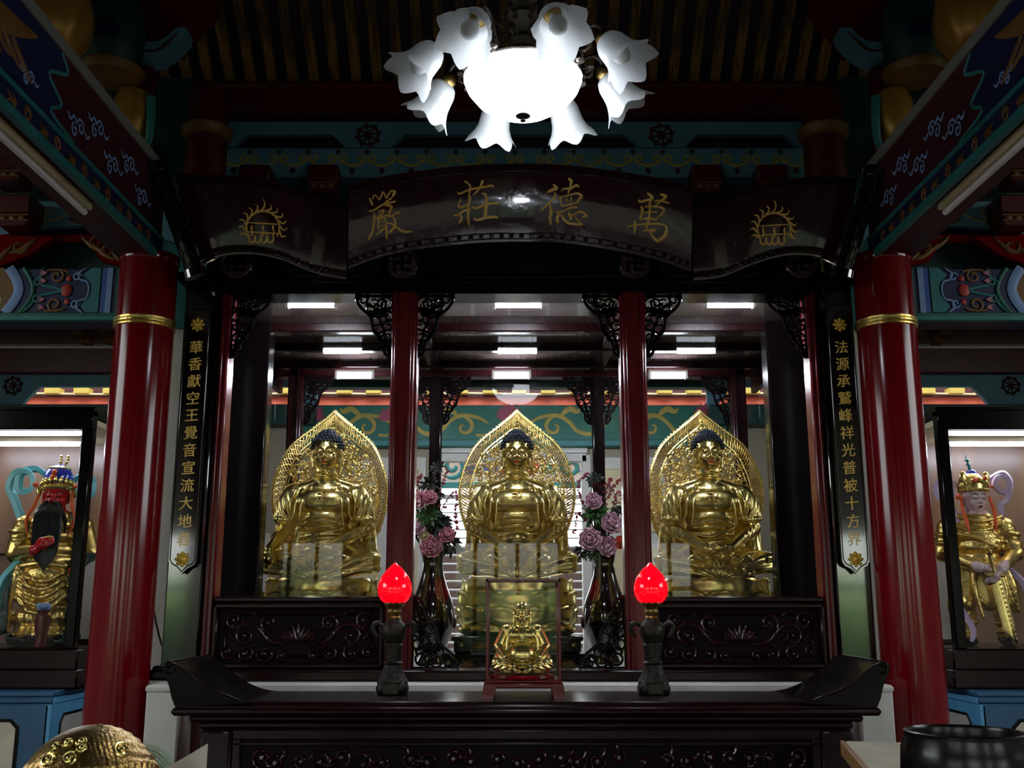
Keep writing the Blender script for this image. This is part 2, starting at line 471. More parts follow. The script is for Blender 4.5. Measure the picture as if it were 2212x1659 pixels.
def wheel(mb, cx, cz, r, h=.006):
    mb.stroke(spiral(cx, cz, r, r, 0, 1, 24)[:-1], r * .3, h, smooth=0, closed=True)
    for k in range(8):
        a = k * PI / 4 + .2
        mb.stroke([(cx, cz), (cx + r * 1.25 * math.cos(a), cz + r * 1.25 * math.sin(a))], [r * .2, r * .16], h, smooth=2, taper=False)
        mb.stroke(spiral(cx + r * 1.15 * math.cos(a), cz + r * 1.15 * math.sin(a), r * .1, r * .1, 0, 1, 8)[:-1], r * .2, h, smooth=0, closed=True)
    mb.stroke(spiral(cx, cz, r * .25, r * .25, 0, 1, 12)[:-1], r * .3, h, smooth=0, closed=True)
def manji(mb, cx, cz, s, w, h):
    for pts in ([(0, -1), (0, 1)], [(-1, 0), (1, 0)], [(0, 1), (-1, 1)][::1], [(0, -1), (1, -1)], [(1, 0), (1, 1)], [(-1, 0), (-1, -1)]):
        (a, b), (c, d) = pts; e = w / 2
        mb.box(cx + min(a, c) * s - e, cx + max(a, c) * s + e, -h, 0.001, cz + min(b, d) * s - e, cz + max(b, d) * s + e)
def petal(mb, base_r, z0, L, wd, lean, cup, th=.012, tip=.25, nu=10, nv=8, ruf=0.):
    """lotus petal standing on a ring of radius base_r, facing +x; lean = outward angle"""
    def fn(u, v):
        s_ = (v - .5) * 2; prof = .72 + .28 * math.sin(PI * u / .9) if u < .45 else math.sqrt(max(0., 1 - ((u - .45) / .55) ** 2.2))
        y = s_ * wd * .5 * max(prof, .02)
        a = lean * (1 - .25 * u); r = base_r + L * u * math.sin(a) + cup * (1 - s_ * s_) * math.sin(PI * min(1, u + .1)) + tip * L * max(0, u - .7) * 1.2
        r -= .25 * y * y / max(wd, .01)
        if ruf: r += ruf * L * u * math.sin(4.5 * s_ + 9 * lean); z_r = ruf * L * u * math.cos(5 * s_ + 7 * lean); return (r, y, z0 + L * u * math.cos(a) + z_r)
        return (r, y, z0 + L * u * math.cos(a))
    mb.grid(fn, nu, nv, th)
def rot_add(mb, n, fn, a0=0., base=None):
    T0 = mb.T.copy()
    for k in range(n):
        mb.T = T0 @ Matrix.Rotation(a0 + 2 * PI * k / n, 4, 'Z'); fn(mb, k)
    mb.T = T0
XS = .04       # axis of the shrine
# the sight line of a measured spot in the photograph, met at depth Y (metres ahead of the camera)
_P = math.radians(11.97)
def at(px, py, Y):
    a, v = (px - 1106) / 2220, (829.5 - py) / 2220
    t_ = Y / (math.cos(_P) - v * math.sin(_P))
    return Vector((a * t_, Y, (math.sin(_P) + v * math.cos(_P)) * t_ + CAM_H))
# ================================================================== ROOM
b = MB(); b.box(-7.7, 7.7, -3.4, 11.0, -.1, 0); struct('floor', b, 'floor')
for s, nm in ((-1, 'wall_left'), (1, 'wall_right')):
    b = MB()
    x0, x1 = s * 7.5, s * 7.7
    b.box(x0, x1, -3.4, .4, 0, 9.2); b.box(x0, x1, .4, 4.6, 0, 2.7); b.box(x0, x1, .4, 4.6, 4.7, 9.2); b.box(x0, x1, 4.6, 11, 0, 9.2)  # high openings, out of view, added to let daylight onto the upper beams
    struct(nm, b, 'wall')
b = MB()   # front wall with three open doorways
for x0, x1 in ((-7.7, -7.0), (-4.7, -4.1), (-2.75, -.95), (.78, 2.2), (2.95, 4.6), (7.0, 7.7)): b.box(x0, x1, -3.4, -3.2, 0, 4.6)
b.box(-7.7, 7.7, -3.4, -3.2, 2.52, 4.6)
struct('wall_front', b, 'wall')
k_ = 3
for x0, x1, n_ in ((-4.1, -2.75, 3), (-.95, .78, 5), (2.2, 2.95, 2), (-7.0, -4.7, 4), (4.6, 7.0, 4)):
    b = MB()
    for i in range(n_ + 1): x = x0 + (x1 - x0) * i / n_; b.box(x - .03, x + .03, -3.33, -3.27, 0, 2.52)
    b.box(x0, x1, -3.33, -3.27, 0, .5); b.box(x0, x1, -3.33, -3.27, 1.75, 1.82); struct('door_%d' % k_, b, 'wood'); k_ += 1
YB = 10.4
b = MB()   # back wall, cream, openings for the windows
def hw(x0, x1, z0, z1): b.box(x0, x1, YB + .1, YB + .3, z0, z1)
hw(-7.7, -3.35, 0, 3.55); hw(-3.35, -2.5, 0, 1.2); hw(-3.35, -2.5, 2.2, 3.55); hw(-2.5, -.78, 0, 3.15)
hw(.76, 2.85, 0, 3.15); hw(2.85, 3.55, 0, 1.2); hw(2.85, 3.55, 2.1, 3.55); hw(3.55, 7.7, 0, 3.55)
hw(-.78, .76, 0, .9); hw(-.78, .76, 3.04, 3.15)
hw(-7.7, 7.7, 3.88, 4.15); hw(-2.5, -2.15, 3.15, 3.55); hw(2.15, 2.85, 3.15, 3.55)
struct('wall_back', b, 'beige')

# ---- roof
def roof_z(Y):
    return 5.02 + .8 * (6.75 - Y) if Y <= 6.75 and Y >= 2.2 else (5.02 - .22 * (Y - 6.75) if Y > 6.75 else 8.66 - .8 * (2.2 - Y))
b = MB()
for y0, y1 in ((-3.4, 2.2), (2.2, 6.75), (6.75, 11.0)):
    z0, z1 = roof_z(y0 + 1e-6), roof_z(y1 - 1e-6)
    b.add([(x, y, z + d) for x in (-7.7, 7.7) for y, z in ((y0, z0), (y1, z1)) for d in (.07, .25)],
          [(0, 1, 3, 2), (4, 6, 7, 5), (0, 4, 5, 1), (2, 3, 7, 6), (0, 2, 6, 4), (1, 5, 7, 3)])
ceil = struct('ceiling', b, 'plank')
def rafter(x, y0, y1, w, d):
    z0, z1 = roof_z(y0 + 1e-6), roof_z(y1 - 1e-6)
    q = MB()
    q.add([(x + sx * w / 2, y, z + dz) for sx in (-1, 1) for y, z in ((y0, z0), (y1, z1)) for dz in (.075, .075 - d)],
          [(0, 1, 3, 2), (4, 6, 7, 5), (0, 4, 5, 1), (2, 3, 7, 6), (0, 2, 6, 4), (1, 5, 7, 3)])
    o = obj('rafter', q, 'rafter', ceil, smooth=0); o['kind'] = 'structure'
for k in range(38): rafter(-2.74 + k * .148 + .02, 3.2, 6.7, .066, .06)
for s in (-1, 1):
    for k in range(9): rafter(s * (2.3 + k * .27), 6.8, 10.5, .11, .06)

# ---- red purlin over the shrine and the boards beneath it
b = MB(); b.box(-2.75, 2.75, 6.45, 6.62, 4.83, 5.02, .012); b.box(-2.75, 2.75, 6.41, 6.46, 4.99, 5.04, .015)
tag(obj('red_purlin', b, 'red_dark'), 'dark red beam across the foot of the rafters above the chandelier', 'beam')
def cut_board(x0, x1, z0, z1, y, th, holes, m):
    """board with trapezoid openings cut up from its lower edge; holes = (xa, xb, top, slant)"""
    q = MB(); pts = [(x0, z1), (x0, z0)]
    for xa, xb, zt, sl in holes: pts += [(xa, z0), (xa + sl * .4, z0 + (zt - z0) * .45), (xa + sl, zt), (xb - sl, zt), (xb - sl * .4, z0 + (zt - z0) * .45), (xb, z0)]
    pts += [(x1, z0), (x1, z1)]
    q.poly(pts, th, y); return q
th = thing('blue_board', 'pale blue board with two red dharma wheels directly under the red purlin', 'board', (0, 6.62, 4.59))
q = cut_board(-2.0, 2.05, 0, .225, 0, .05, [(-1.95, -1.12, .13, .12), (-.86, .90, .13, .12), (1.16, 2.0, .13, .12)], 'blue_board')
obj('panel', q, 'blue_board', th)
for x in (-.99, 1.03):
    q = MB().at((0, -.05, 0)); wheel(q, x, .125, .07, .012); obj('dharma_wheel', q, 'maroon', th)
q = MB(); q.box(-2.0, 2.05, .06, .10, -.02, .24); obj('backing', q, 'plank', th)
q = MB(); q.box(-2.0, 2.05, -.085, .02, -.005, .02, .005); obj('edge', q, 'green_dark', th)
th = thing('scroll_beam', 'pale blue beam painted with yellow scrolls just above the name board', 'beam', (0, 6.55, 4.37))
q = MB(); q.box(-1.98, 2.04, -.06, .10, 0, .215, .006); obj('beam_body', q, 'blue_board', th)
q = MB().at((0, -.06, 0))
n = 20
for i in range(n):
    x = -1.88 + i * .2
    q.stroke([(x - .1, .15), (x - .05, .10), (x, .085), (x + .05, .10), (x + .1, .15)], [.012, .02, .012], .004)
    q.stroke(spiral(x - .06, .135, .035, .012, -PI / 2, -1, 12), .014, .004, smooth=0); q.stroke(spiral(x + .06, .135, .035, .012, -PI / 2, 1, 12), .014, .004, smooth=0)
obj('painted_scroll', q, 'yellow', th)
q = MB().at((0, -.06, 0))
for i in range(n):
    x = -1.88 + i * .2
    q.poly([(x - .022, .05), (x, .02), (x + .022, .05), (x, .075)], .004); q.poly([(x + .08, .185), (x + .1, .165), (x + .12, .185), (x + .1, .205)], .004)
obj('painted_bud', q, 'maroon', th)
q = MB(); q.box(-2.0, 2.05, 6.5, 6.8, 3.55, 4.02, .01); q.box(-2.0, 2.05, 6.62, 6.75, 4.02, 4.37)
tag(obj('tie_beam', q, 'green_dark'), 'dark green tie beam mostly hidden behind the black name board', 'beam')
# little bracket blocks under the scroll beam
def block(x, z, y, sc=1., label='', group=None, par=None):
    t_ = thing('bracket_block', label, 'block', (x, y, z), group=group) if par is None else par
    q = MB(); q.box(-.10 * sc, .10 * sc, -.10 * sc, .10, .075 * sc, .19 * sc, .01)
    q.box(-.085 * sc, .085 * sc, -.085 * sc, .10, .0, .08 * sc, .008); obj('body', q, 'red_dark', t_)
    q = MB(); q.box(-.095 * sc, .095 * sc, -.095 * sc, .09, .028 * sc, .034 * sc); q.box(-.092 * sc, .092 * sc, -.092 * sc, .09, .062 * sc, .07 * sc)
    for k in (-1, 0, 1): q.ell((k * .055 * sc, -.088 * sc, .047 * sc), (.02 * sc, .008, .014 * sc), 10, 6)
    obj('yellow_rim', q, 'ochre', t_); return t_
for x, l in ((-1.70, 'first'), (-1.25, 'second'), (1.29, 'third'), (1.72, 'fourth')):
    block(x, 4.21, 6.44, 1.0, 'small red block with scalloped yellow rim under the scroll beam, %s from the left' % l, 'small blocks under the scroll beam')
q = MB()
for x in (-.075, .095): q.box(x - .035, x + .035, 6.9, 6.95, 3.6, 4.3)
# ---- red columns
for s, x, lab in ((-1, -2.18, 'tall red lacquered column left of the shrine'), (1, 2.222, 'tall red lacquered column right of the shrine')):
    t_ = thing('red_column', lab, 'column', (x, 5.9, 0), group='red columns')
    q = MB(); q.cyl(.168, 0.12, 3.6, 40); q.lathe([(.172, 3.55), (.176, 3.56), (.176, 3.60), (.17, 3.6)], 40); obj('shaft', q, 'red', t_)
    q = MB(); q.lathe([(.168, 3.145), (.176, 3.15), (.176, 3.158), (.172, 3.162), (.18, 3.17), (.18, 3.178), (.173, 3.183), (.176, 3.19), (.176, 3.2), (.168, 3.205)], 40)
    obj('gold_band', q, 'gold_rough', t_)
    q = MB(); q.lathe([(.19, 0), (.2, .04), (.19, .1), (.17, .12)], 32); obj('stone_base', q, 'grey', t_)
    # stub column above, with its collar
    q = MB(); q.cyl(.13, 4.1, 4.82, 28); o = obj('upper_shaft', q, 'red_dark', t_); o.location = (-s * .2, .3, 0)
    q = MB(); q.lathe([(.13, 4.50), (.155, 4.52), (.165, 4.57), (.13, 4.59)], 28); o = obj('collar', q, 'ochre', t_); o.location = (-s * .2, .3, 0)
# ---- long painted beams running from the columns towards the front of the hall
for s, nm in ((-1, 'left'), (1, 'right')):
    x = -2.10 if s < 0 else 2.14
    t_ = thing('painted_beam', 'long beam with painted dragon and clouds running overhead to the %s column' % nm, 'beam', (x, 5.85, 3.58), group='long dragon beams')
    L = 6.6
    q = MB(); q.box(0, s * .26, -L, 0, .0, .56, .01); obj('beam_body', q, 'maroon', t_)
    # everything below is laid on the inner face: local x along the beam away from the column
    def face(zoff=0):
        q = MB()
        R = Matrix(((0, -s * 1.0 * 0 + s * 1.0, 0, 0), (-1, 0, 0, 0), (0, 0, 1, 0), (0, 0, 0, 1)))
        q.T = R; return q
    q = face(); q.box(0, L, -.006, .02, .0, .10); obj('lower_band', q, 'navy', t_)
    q = face(); q.box(0, L, -.012, .02, -.02, .02); q.box(0, L, -.014, .02, .10, .125); obj('teal_edge', q, 'teal', t_)
    q = face(); q.box(.0, L, -.012, .02, .50, .56); obj('top_edge', q, 'grey', t_)
    q = face(); q.poly([(1.3, .135), (1.55, .17), (1.45, .25), (1.6, .33), (1.42, .42), (1.5, .49), (3.6, .49), (3.6, .135)], .008); obj('dark_field', q, 'navy', t_)
    q = face()
    q.T = q.T @ Matrix.Translation((0, -.008, 0))
    q.stroke([(1.3, .135), (1.55, .17), (1.45, .25), (1.6, .33), (1.42, .42), (1.5, .49)], .02, .006, smooth=4); obj('cloud_edge', q, 'teal', t_)
    q = face(); q.T = q.T @ Matrix.Translation((0, -.008, 0))
    for i in range(5): cloud(q, .35 + i * .22, .24 + .1 * (i % 2), .09, .014)
    cloud(q, 1.75, .22, .06, .012); cloud(q, 2.6, .42, .08, .012); cloud(q, 3.1, .2, .08, .012)
    obj('painted_cloud', q, 'blue_light', t_)
    q = face(); q.T = q.T @ Matrix.Translation((0, -.008, 0))
    q.stroke([(1.75, .42), (1.95, .36), (2.15, .32), (2.35, .36), (2.6, .30), (2.85, .34)], [.02, .10, .15, .14, .08, .02], .01, taper=False)
    for k in range(6):
        a = 1.95 + .09 * k; q.stroke([(a, .31), (a - .12, .24), (a - .2, .19 + .015 * (k % 3))], [.04, .03, .008], .008)
    q.stroke([(2.5, .33), (2.62, .23), (2.75, .2)], [.04, .03, .01], .008); q.stroke([(2.3, .40), (2.2, .46), (2.05, .47)], [.04, .02, .006], .008)
    q.stroke(spiral(2.95, .37, .07, .015, 0, 1.2), [.03, .012], .008, smooth=0)
    obj('painted_dragon', q, 'ochre', t_)
    q = face(); q.T = q.T @ Matrix.Translation((0, -.008, 0))
    for i in range(16):
        x_ = .25 + i * .3
        q.stroke(spiral(x_, .05, .035, .012, 0, 1.3, 10), .016, .005, smooth=0)
        q.poly([(x_ + .10, .05), (x_ + .14, .075), (x_ + .13, .05), (x_ + .19, .07), (x_ + .16, .045), (x_ + .2, .02), (x_ + .14, .03), (x_ + .12, .015)], .004)
    obj('painted_flower', q, 'ochre', t_)
    # unlit tube under the beam
    f = thing('ceiling_tube', 'unlit white tube fixture under the %s dragon beam' % nm, 'lamp', (-2.19 if s < 0 else 2.22, 4.99, 3.585), group='unlit tubes under the beams')
    q = MB(); q.box(-.03, .03, -1.3, 0, -.045, -.005, .006); obj('housing', q, 'cream', f)
    q = MB().at((s * .0, 0, -.062), rx=PI / 2); q.cyl(.016, .02, 1.28, 12); obj('tube', q, 'bulb', f)
    # beam carried outside on the column line
# ---- upper corner clusters above the dragon beams
for s, nm in ((-1, 'left'), (1, 'right')):
    o_ = lambda px, py, Y: at(px if s < 0 else 2217 - px, py, Y)
    p = o_(285, 250, 5.75); t_ = thing('lotus_post', 'gilded hanging bud on a carved red post above the %s dragon beam' % nm, 'carving', tuple(p), group='gilded hanging buds')
    q = MB(); q.lathe([(.02, -.20), (.06, -.185), (.10, -.12), (.115, -.02), (.11, .08), (.085, .15), (.05, .17)], 24); obj('gold_bud', q, 'gild', t_)
    q = MB(); q.box(-.10, .10, .02, .14, -.38, .35, .02); obj('red_post', q, 'red_dark', t_)
    q = MB(); q.tube([(-s * .12, -.04, .1), (-s * .135, -.05, -.06), (-s * .13, -.05, -.2), (-s * .09, -.05, -.33)], [.03, .028, .022, .008], 8, smooth=3); obj('teal_leaf', q, 'teal', t_)
    p = o_(240, 160, 5.6); t_ = thing('corner_vase', 'green painted short post with scalloped yellow collar above the %s bud' % nm, 'carving', tuple(p), group='green short posts')
    q = MB(); q.lathe([(.13, .03), (.17, .12), (.18, .25), (.16, .4), (.13, .48)], 24); obj('green_body', q, 'green_dark', t_)
    q = MB(); q.lathe([(.10, -.03), (.165, -.025), (.19, .01), (.19, .025), (.14, .03)], 28); obj('yellow_collar', q, 'ochre', t_)
    q = MB().at((s * -.02, -.175, .2)); lotus_flat(q, 0, -.05, .12, 7, .012); obj('blue_lotus', q, 'navy', t_)
    p = o_(118, 45, 5.1); t_ = thing('gold_melon', 'large ribbed gilded melon carving at the upper %s corner' % nm, 'carving', tuple(p), group='gilded melons')
    q = MB(); q.lathe([(.03, -.24), (.12, -.21), (.19, -.1), (.205, .02), (.18, .14), (.1, .22), (.04, .24)], 48, lambda a, z: 1 + .07 * abs(math.cos(5 * a)) - .05)
    obj('body', q, 'gild', t_)
    q = MB(); q.cyl(.03, .22, .95, 12); obj('stalk', q, 'red_dark', t_)
    p = o_(348, 118, 5.8); t_ = thing('crescent_arm', 'pale blue curved bracket arm beside the %s green post' % nm, 'bracket', tuple(p), group='curved bracket arms')
    q = MB(); pts = [(-.19 * -s, -.05), (-.10 * -s, -.075), (0, -.07), (.09 * -s, -.0), (.16 * -s, .09), (.17 * -s, .14), (.11 * -s, .15), (.06 * -s, .09), (-.0 * -s, .05), (-.08 * -s, .045), (-.12 * -s, .07), (-.19 * -s, .06)]
    q.poly([(x * 1., z) for x, z in pts], .14, .07); obj('arm', q, 'blue_board', t_)
    q = MB().at((0, -.07, 0)); q.stroke([(-.10 * -s, -.01), (0, -.01), (.07 * -s, .05), (.12 * -s, .11)], [.01, .028, .01], .006); obj('red_line', q, 'maroon', t_)
    p = o_(365, 45, 5.85); t_ = thing('stepped_block', 'dark red stepped block with yellow rim above the %s curved arm' % nm, 'block', tuple(p), group='stepped blocks')
    q = MB(); pts = [(-.22, .10), (.28, .10), (.12, -.12), (-.22, -.12)] if s < 0 else [(.22, .10), (-.28, .10), (-.12, -.12), (.22, -.12)]
    q.poly(pts, .25, .12); q.box(-.09, .09, -.1, .1, -.22, -.1, .01); q.box(-.22, .28, -.1, .12, .1, .35) if s < 0 else q.box(-.28, .22, -.1, .12, .1, .35)
    obj('body', q, 'red_dark', t_)
    q = MB(); q.box(-.27, .27, -.15, .12, .10, .14, .01); obj('yellow_rim', q, 'ochre', t_)
# ---- side bays: painted tie beams, carved frets, blue boards
for s, nm in ((-1, 'left'), (1, 'right')):
    x_in = -2.35 if s < 0 else 2.39
    t_ = thing('painted_tie_beam', 'horizontal beam with painted lotus and stripes joining the %s column' % nm, 'beam', (x_in, 6.1, 3.255), group='painted tie beams')
    S = lambda u: s * u
    q = MB(); q.box(0, S(2.8), 0, .2, .0, .345, .008); obj('beam_body', q, 'navy', t_)
    def strip(u0, u1, m, z0=.05, z1=.345, h=.004):
        q = MB(); q.box(S(u0), S(u1), -h, .01, z0, z1); return obj('stripe', q, m, t_)
    strip(0, .025, 'teal'); strip(.025, .075, 'green', h=.005); strip(.09, .10, 'green', h=.005); strip(.125, .16, 'blue_light', h=.006); strip(.16, .19, 'blue')
    q = MB(); q.box(0, S(2.8), -.03, .01, -.0, .035, .004); obj('lower_edge', q, 'teal', t_)
    q = MB(); q.box(0, S(2.8), -.012, .01, .035, .055, .004); obj('lower_stripe', q, 'green', t_)
    q = MB(); q.poly([(S(.20), .06), (S(.28), .06), (S(.31), .10), (S(.26), .16), (S(.25), .2), (S(.26), .25), (S(.31), .3), (S(.26), .345), (S(.20), .345)], .005); obj('green_field', q, 'teal', t_)
    q = MB().at((0, -.006, 0))
    q.stroke([(S(.29), .345), (S(.335), .31), (S(.325), .27), (S(.28), .255), (S(.265), .2), (S(.28), .145), (S(.325), .13), (S(.335), .09), (S(.29), .055)], .014, .005)
    q.stroke(spiral(S(.345), .285, .03, .01, 0, 1.1), .012, .005, smooth=0); q.stroke(spiral(S(.345), .115, .03, .01, 0, -1.1), .012, .005, smooth=0)
    obj('blue_scroll', q, 'blue_light', t_)
    q = MB().at((0, -.006, 0))
    q.stroke([(S(.57), .235), (S(.52), .225), (S(.47), .215), (S(.43), .20), (S(.47), .185), (S(.52), .175), (S(.57), .165)], .018, .006)
    q.stroke(spiral(S(.585), .25, .028, .008, 0, 1.2), .014, .005, smooth=0); q.stroke(spiral(S(.585), .15, .028, .008, 0, -1.2), .014, .005, smooth=0)
    q.stroke([(S(.56), .345), (S(.57), .29), (S(.60), .26)], .016, .005); q.stroke([(S(.60), .14), (S(.62), .10), (S(.66), .06)], .016, .005)
    obj('teal_scroll', q, 'teal', t_)
    q = MB().at((0, -.006, 0))
    q.ell((S(.405), 0, .2), (.035, .008, .042), 14, 8)
    for zz in (.275, .125):
        q.ell((S(.395), 0, zz), (.018, .006, .02), 10, 6)
    obj('red_flower', q, 'red_orange', t_)
    q = MB().at((0, -.006, 0))
    for zz, f in ((.275, 1), (.125, -1)):
        q.stroke(spiral(S(.47), zz + f * .015, .045, .012, f * PI / 2, 1.2 * s), .016, .005, smooth=0)
        q.stroke([(S(.40), zz + f * .04), (S(.44), zz + f * .055), (S(.52), zz + f * .055), (S(.55), zz + f * .03)], .014, .005)
    obj('brown_scroll', q, 'ochre', t_)
    q = MB().at((0, -.008, 0))
    for zz in (.31, .26, .14, .09):
        for k in (-1, 0, 1): q.stroke([(S(.53), zz), (S(.55 + .03), zz + k * .02)], [.004, .014, .003], .004)
    obj('pink_bud', q, 'pink', t_)
    q = MB()
    cx = lambda zz: .84 - 1.6 * abs(zz - .2) ** 1.5 * .9
    for k, (d, w) in enumerate(((0, .06), (.09, .022))):
        pts = [(S(.70 - d + .9 * (abs(z_ - .2)) ** 1.7 * 2.2), z_) for z_ in [.055 + .029 * i for i in range(11)]]
        q.mi = k; q.at((0, -.006 - .001 * k, 0)); q.stroke(pts, w, .004, smooth=0, taper=False)
    obj('curved_band', q, ['blue_light', 'green'], t_)
    q = MB()
    pts = [(S(.73 + .9 * (abs(z_ - .2)) ** 1.7 * 2.2), z_) for z_ in [.055 + .029 * i for i in range(11)]] + [(S(2.4), .345), (S(2.4), .055)]
    q.poly(pts, .004); obj('gold_field', q, 'ochre', t_)
    q = MB().at((0, -.004, 0)); rnd = random.Random(3 + s)
    for k in range(9 if s > 0 else 5):
        x_ = .86 + .11 * (k % 5); z_ = .10 + .09 * (k % 3) + .03 * rnd.random()
        q.stroke(spiral(S(x_), z_, .05, .01, rnd.random() * 6, 1), [.035, .012], .004, smooth=0)
        q.stroke([(S(x_), z_ - .05), (S(x_ + .06), z_ - .03), (S(x_ + .12), z_)], [.03, .045, .006], .004)
    obj('pale_flower', q, 'cream', t_)
    # carved fret
    t_ = thing('carved_fret', 'red and gold carved leaf corner pieces above the %s painted tie beam' % nm, 'carving', (x_in, 6.15, 3.60), group='carved corner frets')
    q = MB()
    q.poly([(S(0), .22), (S(.36), .20), (S(.26), .12), (S(.2), .04), (S(.02), 0), (S(0), 0)], .06)
    q.poly([(S(.50), .20), (S(1.3), .22), (S(1.3), .0), (S(.86), 0), (S(.66), .08)], .06)
    q.box(0, S(1.3), .0, .05, .19, .24); obj('red_ground', q, 'red', t_)
    for u, zz, f in ((.05, .06, 1), (.16, .10, 1), (.24, .155, 1), (1.0, .07, -1), (.86, .09, -1), (.72, .14, -1)):
        q = MB().at((0, -.06, 0))
        q.stroke(spiral(S(u), zz, .055, .012, .5, 1 * f), [.03, .014], .012, smooth=0)
        q.stroke([(S(u - .06 * f), zz - .045), (S(u), zz - .03), (S(u + .07 * f), zz + .02), (S(u + .10 * f), zz + .06)], [.02, .035, .01], .014)
        obj('gold_leaf', q, 'ochre', t_)
    # lotus board with arched lower edge
    t_ = thing('lotus_board', 'pale blue board with a red lotus above the %s carved fret' % nm, 'board', (x_in, 6.2, 3.82), group='lotus boards')
    q = MB(); q.poly([(S(-.25), .24), (S(1.6), .24), (S(1.6), .02), (S(.95), .0), (S(.7), .05), (S(.4), .08), (S(.1), .055), (S(-.25), -.04)], .05); obj('panel', q, 'blue_board', t_)
    q = MB().at((0, -.05, 0)); lotus_flat(q, S(.36), .10, .13, 9, .005); obj('red_lotus', q, 'maroon', t_)
    for u in (.08, .62):
        q = MB().at((0, -.05, 0))
        q.stroke(spiral(S(u), .15, .045, .01, 0, 1.2), .012, .004, smooth=0); q.stroke([(S(u - .16), .16), (S(u - .05), .11), (S(u + .06), .12), (S(u + .15), .17)], .012, .004)
        obj('yellow_scroll', q, 'yellow', t_)
    b = MB(); b.box(x_in - S(.2), S(5.1), 6.25, 6.4, 4.08, 4.2); b.box(x_in - S(.2), S(5.1), 6.3, 6.4, 3.6, 5.0)
    tag(obj('upper_board', b, 'green_dark'), 'dark boarding above the lotus board in the %s bay' % nm, 'board')
    b = MB(); b.box(x_in, S(5.1), 6.18, 6.26, 4.28, 4.52, .01)
    tag(obj('upper_beam', b, 'blue_board'), 'plain blue-grey beam between the dark blocks of the %s bay' % nm, 'beam')
    for u, z_, l in ((.72, 3.83, 'lower'), (.80, 4.12, 'upper')):
        block(x_in + S(u), z_, 6.06, 1.05, '%s red block with yellow rim at the far %s edge' % (l, nm), 'blocks of the side bays')
    # back of the side bay: red beam and blue board with opening
    b = MB(); b.box(S(2.1), S(6.4), YB - .15, YB, 3.86, 4.12, .01)
    tag(obj('rear_red_beam', b, 'red_dark'), 'dark red beam at the back of the %s bay' % nm, 'beam')
    t_ = thing('wheel_board', 'blue-grey board with a red dharma wheel at the back of the %s bay' % nm, 'board', (0, YB, 3.535), group='dharma wheel boards')
    xs_ = sorted((S(2.0), S(6.4)))
    q = cut_board(xs_[0], xs_[1], 0, .33, 0, .06, [(-5.03, -2.1, .2, .17)] if s < 0 else [(2.1, 4.9, .2, .17)], 0)
    obj('panel', q, 'blue_board', t_)
    q = MB().at((0, -.06, 0)); wheel(q, S(5.13), .21, .08, .012); obj('dharma_wheel', q, 'maroon', t_)
    t_ = thing('rear_green_beam', 'dark green painted beam under the bright slot at the back of the %s bay' % nm, 'beam', (0, YB - .05, 3.33), group='green rear beams')
    q = MB(); q.box(S(2.0), S(6.4), -.1, .1, 0, .205, .006); obj('beam_body', q, 'green_dark', t_)
    q = MB().at((0, -.1, 0)); cloud(q, S(3.75), .11, .05, .014, .005); cloud(q, S(4.6), .12, .05, .012, .005); q.ell((S(3.35), 0, .11), (.1, .006, .07)); obj('painted_cloud', q, 'maroon', t_)
# ---- back of the shrine: long green beam with lotus scrolls, board and soffit outside
b = MB(); b.box(-2.1, 2.1, YB - .1, YB + .05, 3.72, 4.14)
tag(obj('rear_dark_board', b, 'green_dark'), 'plain dark teal board behind the rear tubes of the shrine', 'board')
t_ = thing('lotus_scroll_beam', 'green beam with pink lotus and yellow scrolls behind the haloes', 'beam', (0, YB, 3.15), group=None)
q = MB(); q.box(-2.2, 2.2, -.02, .12, .03, .40, .006); obj('beam_body', q, 'green', t_)
q = MB(); q.box(-2.2, 2.2, -.05, .12, -.03, .035, .008); q.box(-2.2, 2.2, -.03, .02, .06, .07); obj('lower_edge', q, 'teal', t_)
q = MB().at((0, -.02, 0))
for cx_ in (-2.05, -.03, 1.99):
    lotus_flat(q, cx_ - 0, .25, .18, 9, .006)
for cx_ in (-1.27, 1.2): lotus_flat(q, cx_, .24, .15, 7, .006)
obj('pink_lotus', q, 'lotus_pink', t_)
q = MB().at((0, -.02, 0))
for cx_ in (-.03,):
    for f in (-1, 1):
        for e in (0, 1.0):
            X = lambda u: cx_ + f * (u + e)
            q.stroke([(X(.2), .2), (X(.32), .27), (X(.5), .29), (X(.62), .22), (X(.7), .13), (X(.85), .10), (X(.98), .2), (X(1.05), .27)], [.02, .035, .045, .04, .04, .045, .035, .02], .004)
            q.stroke(spiral(X(.46), .17, .10, .02, PI / 2, f * 1.0), [.045, .02], .004, smooth=0)
            q.stroke([(X(.53), .29), (X(.62), .36), (X(.7), .33), (X(.74), .37)], [.05, .06, .02], .004)
            q.stroke([(X(.34), .09), (X(.27), .08), (X(.22), .10)], [.045, .03, .01], .004)
obj('yellow_scroll', q, 'yellow', t_)
# soffit seen through the bright slots
t_ = thing('eave_soffit', 'orange-red eave board with yellow rafter ends seen through the bright slots', 'eave', (0, 12.2, 3.2))
q = MB(); q.box(-6.8, 6.8, 0, .1, .50, .79); obj('fascia', q, 'soffit', t_)
q = MB(); q.box(-6.8, 6.8, -.05, .05, .79, .815); q.box(-6.8, 6.8, .02, .1, .81, 1.3); obj('cable_trim', q, 'maroon', t_)
q = MB(); q.tube([(-6.4 + i * .48, -.06, 1.0 * .825 + .008 * math.sin(i * 1.7)) for i in range(27)], .012, 6); obj('cable', q, 'cream', t_)
for k in range(36):
    q = MB(); q.box(-6.3 + k * .35, -6.3 + k * .35 + .17, -.15, .05, .815, .885); obj('rafter_end', q, 'yellow', t_)
for x in (-6.75, 6.75): q = MB(); q.box(x - .05, x + .05, .0, .1, -3.2, .5); obj('post', q, 'soffit', t_)
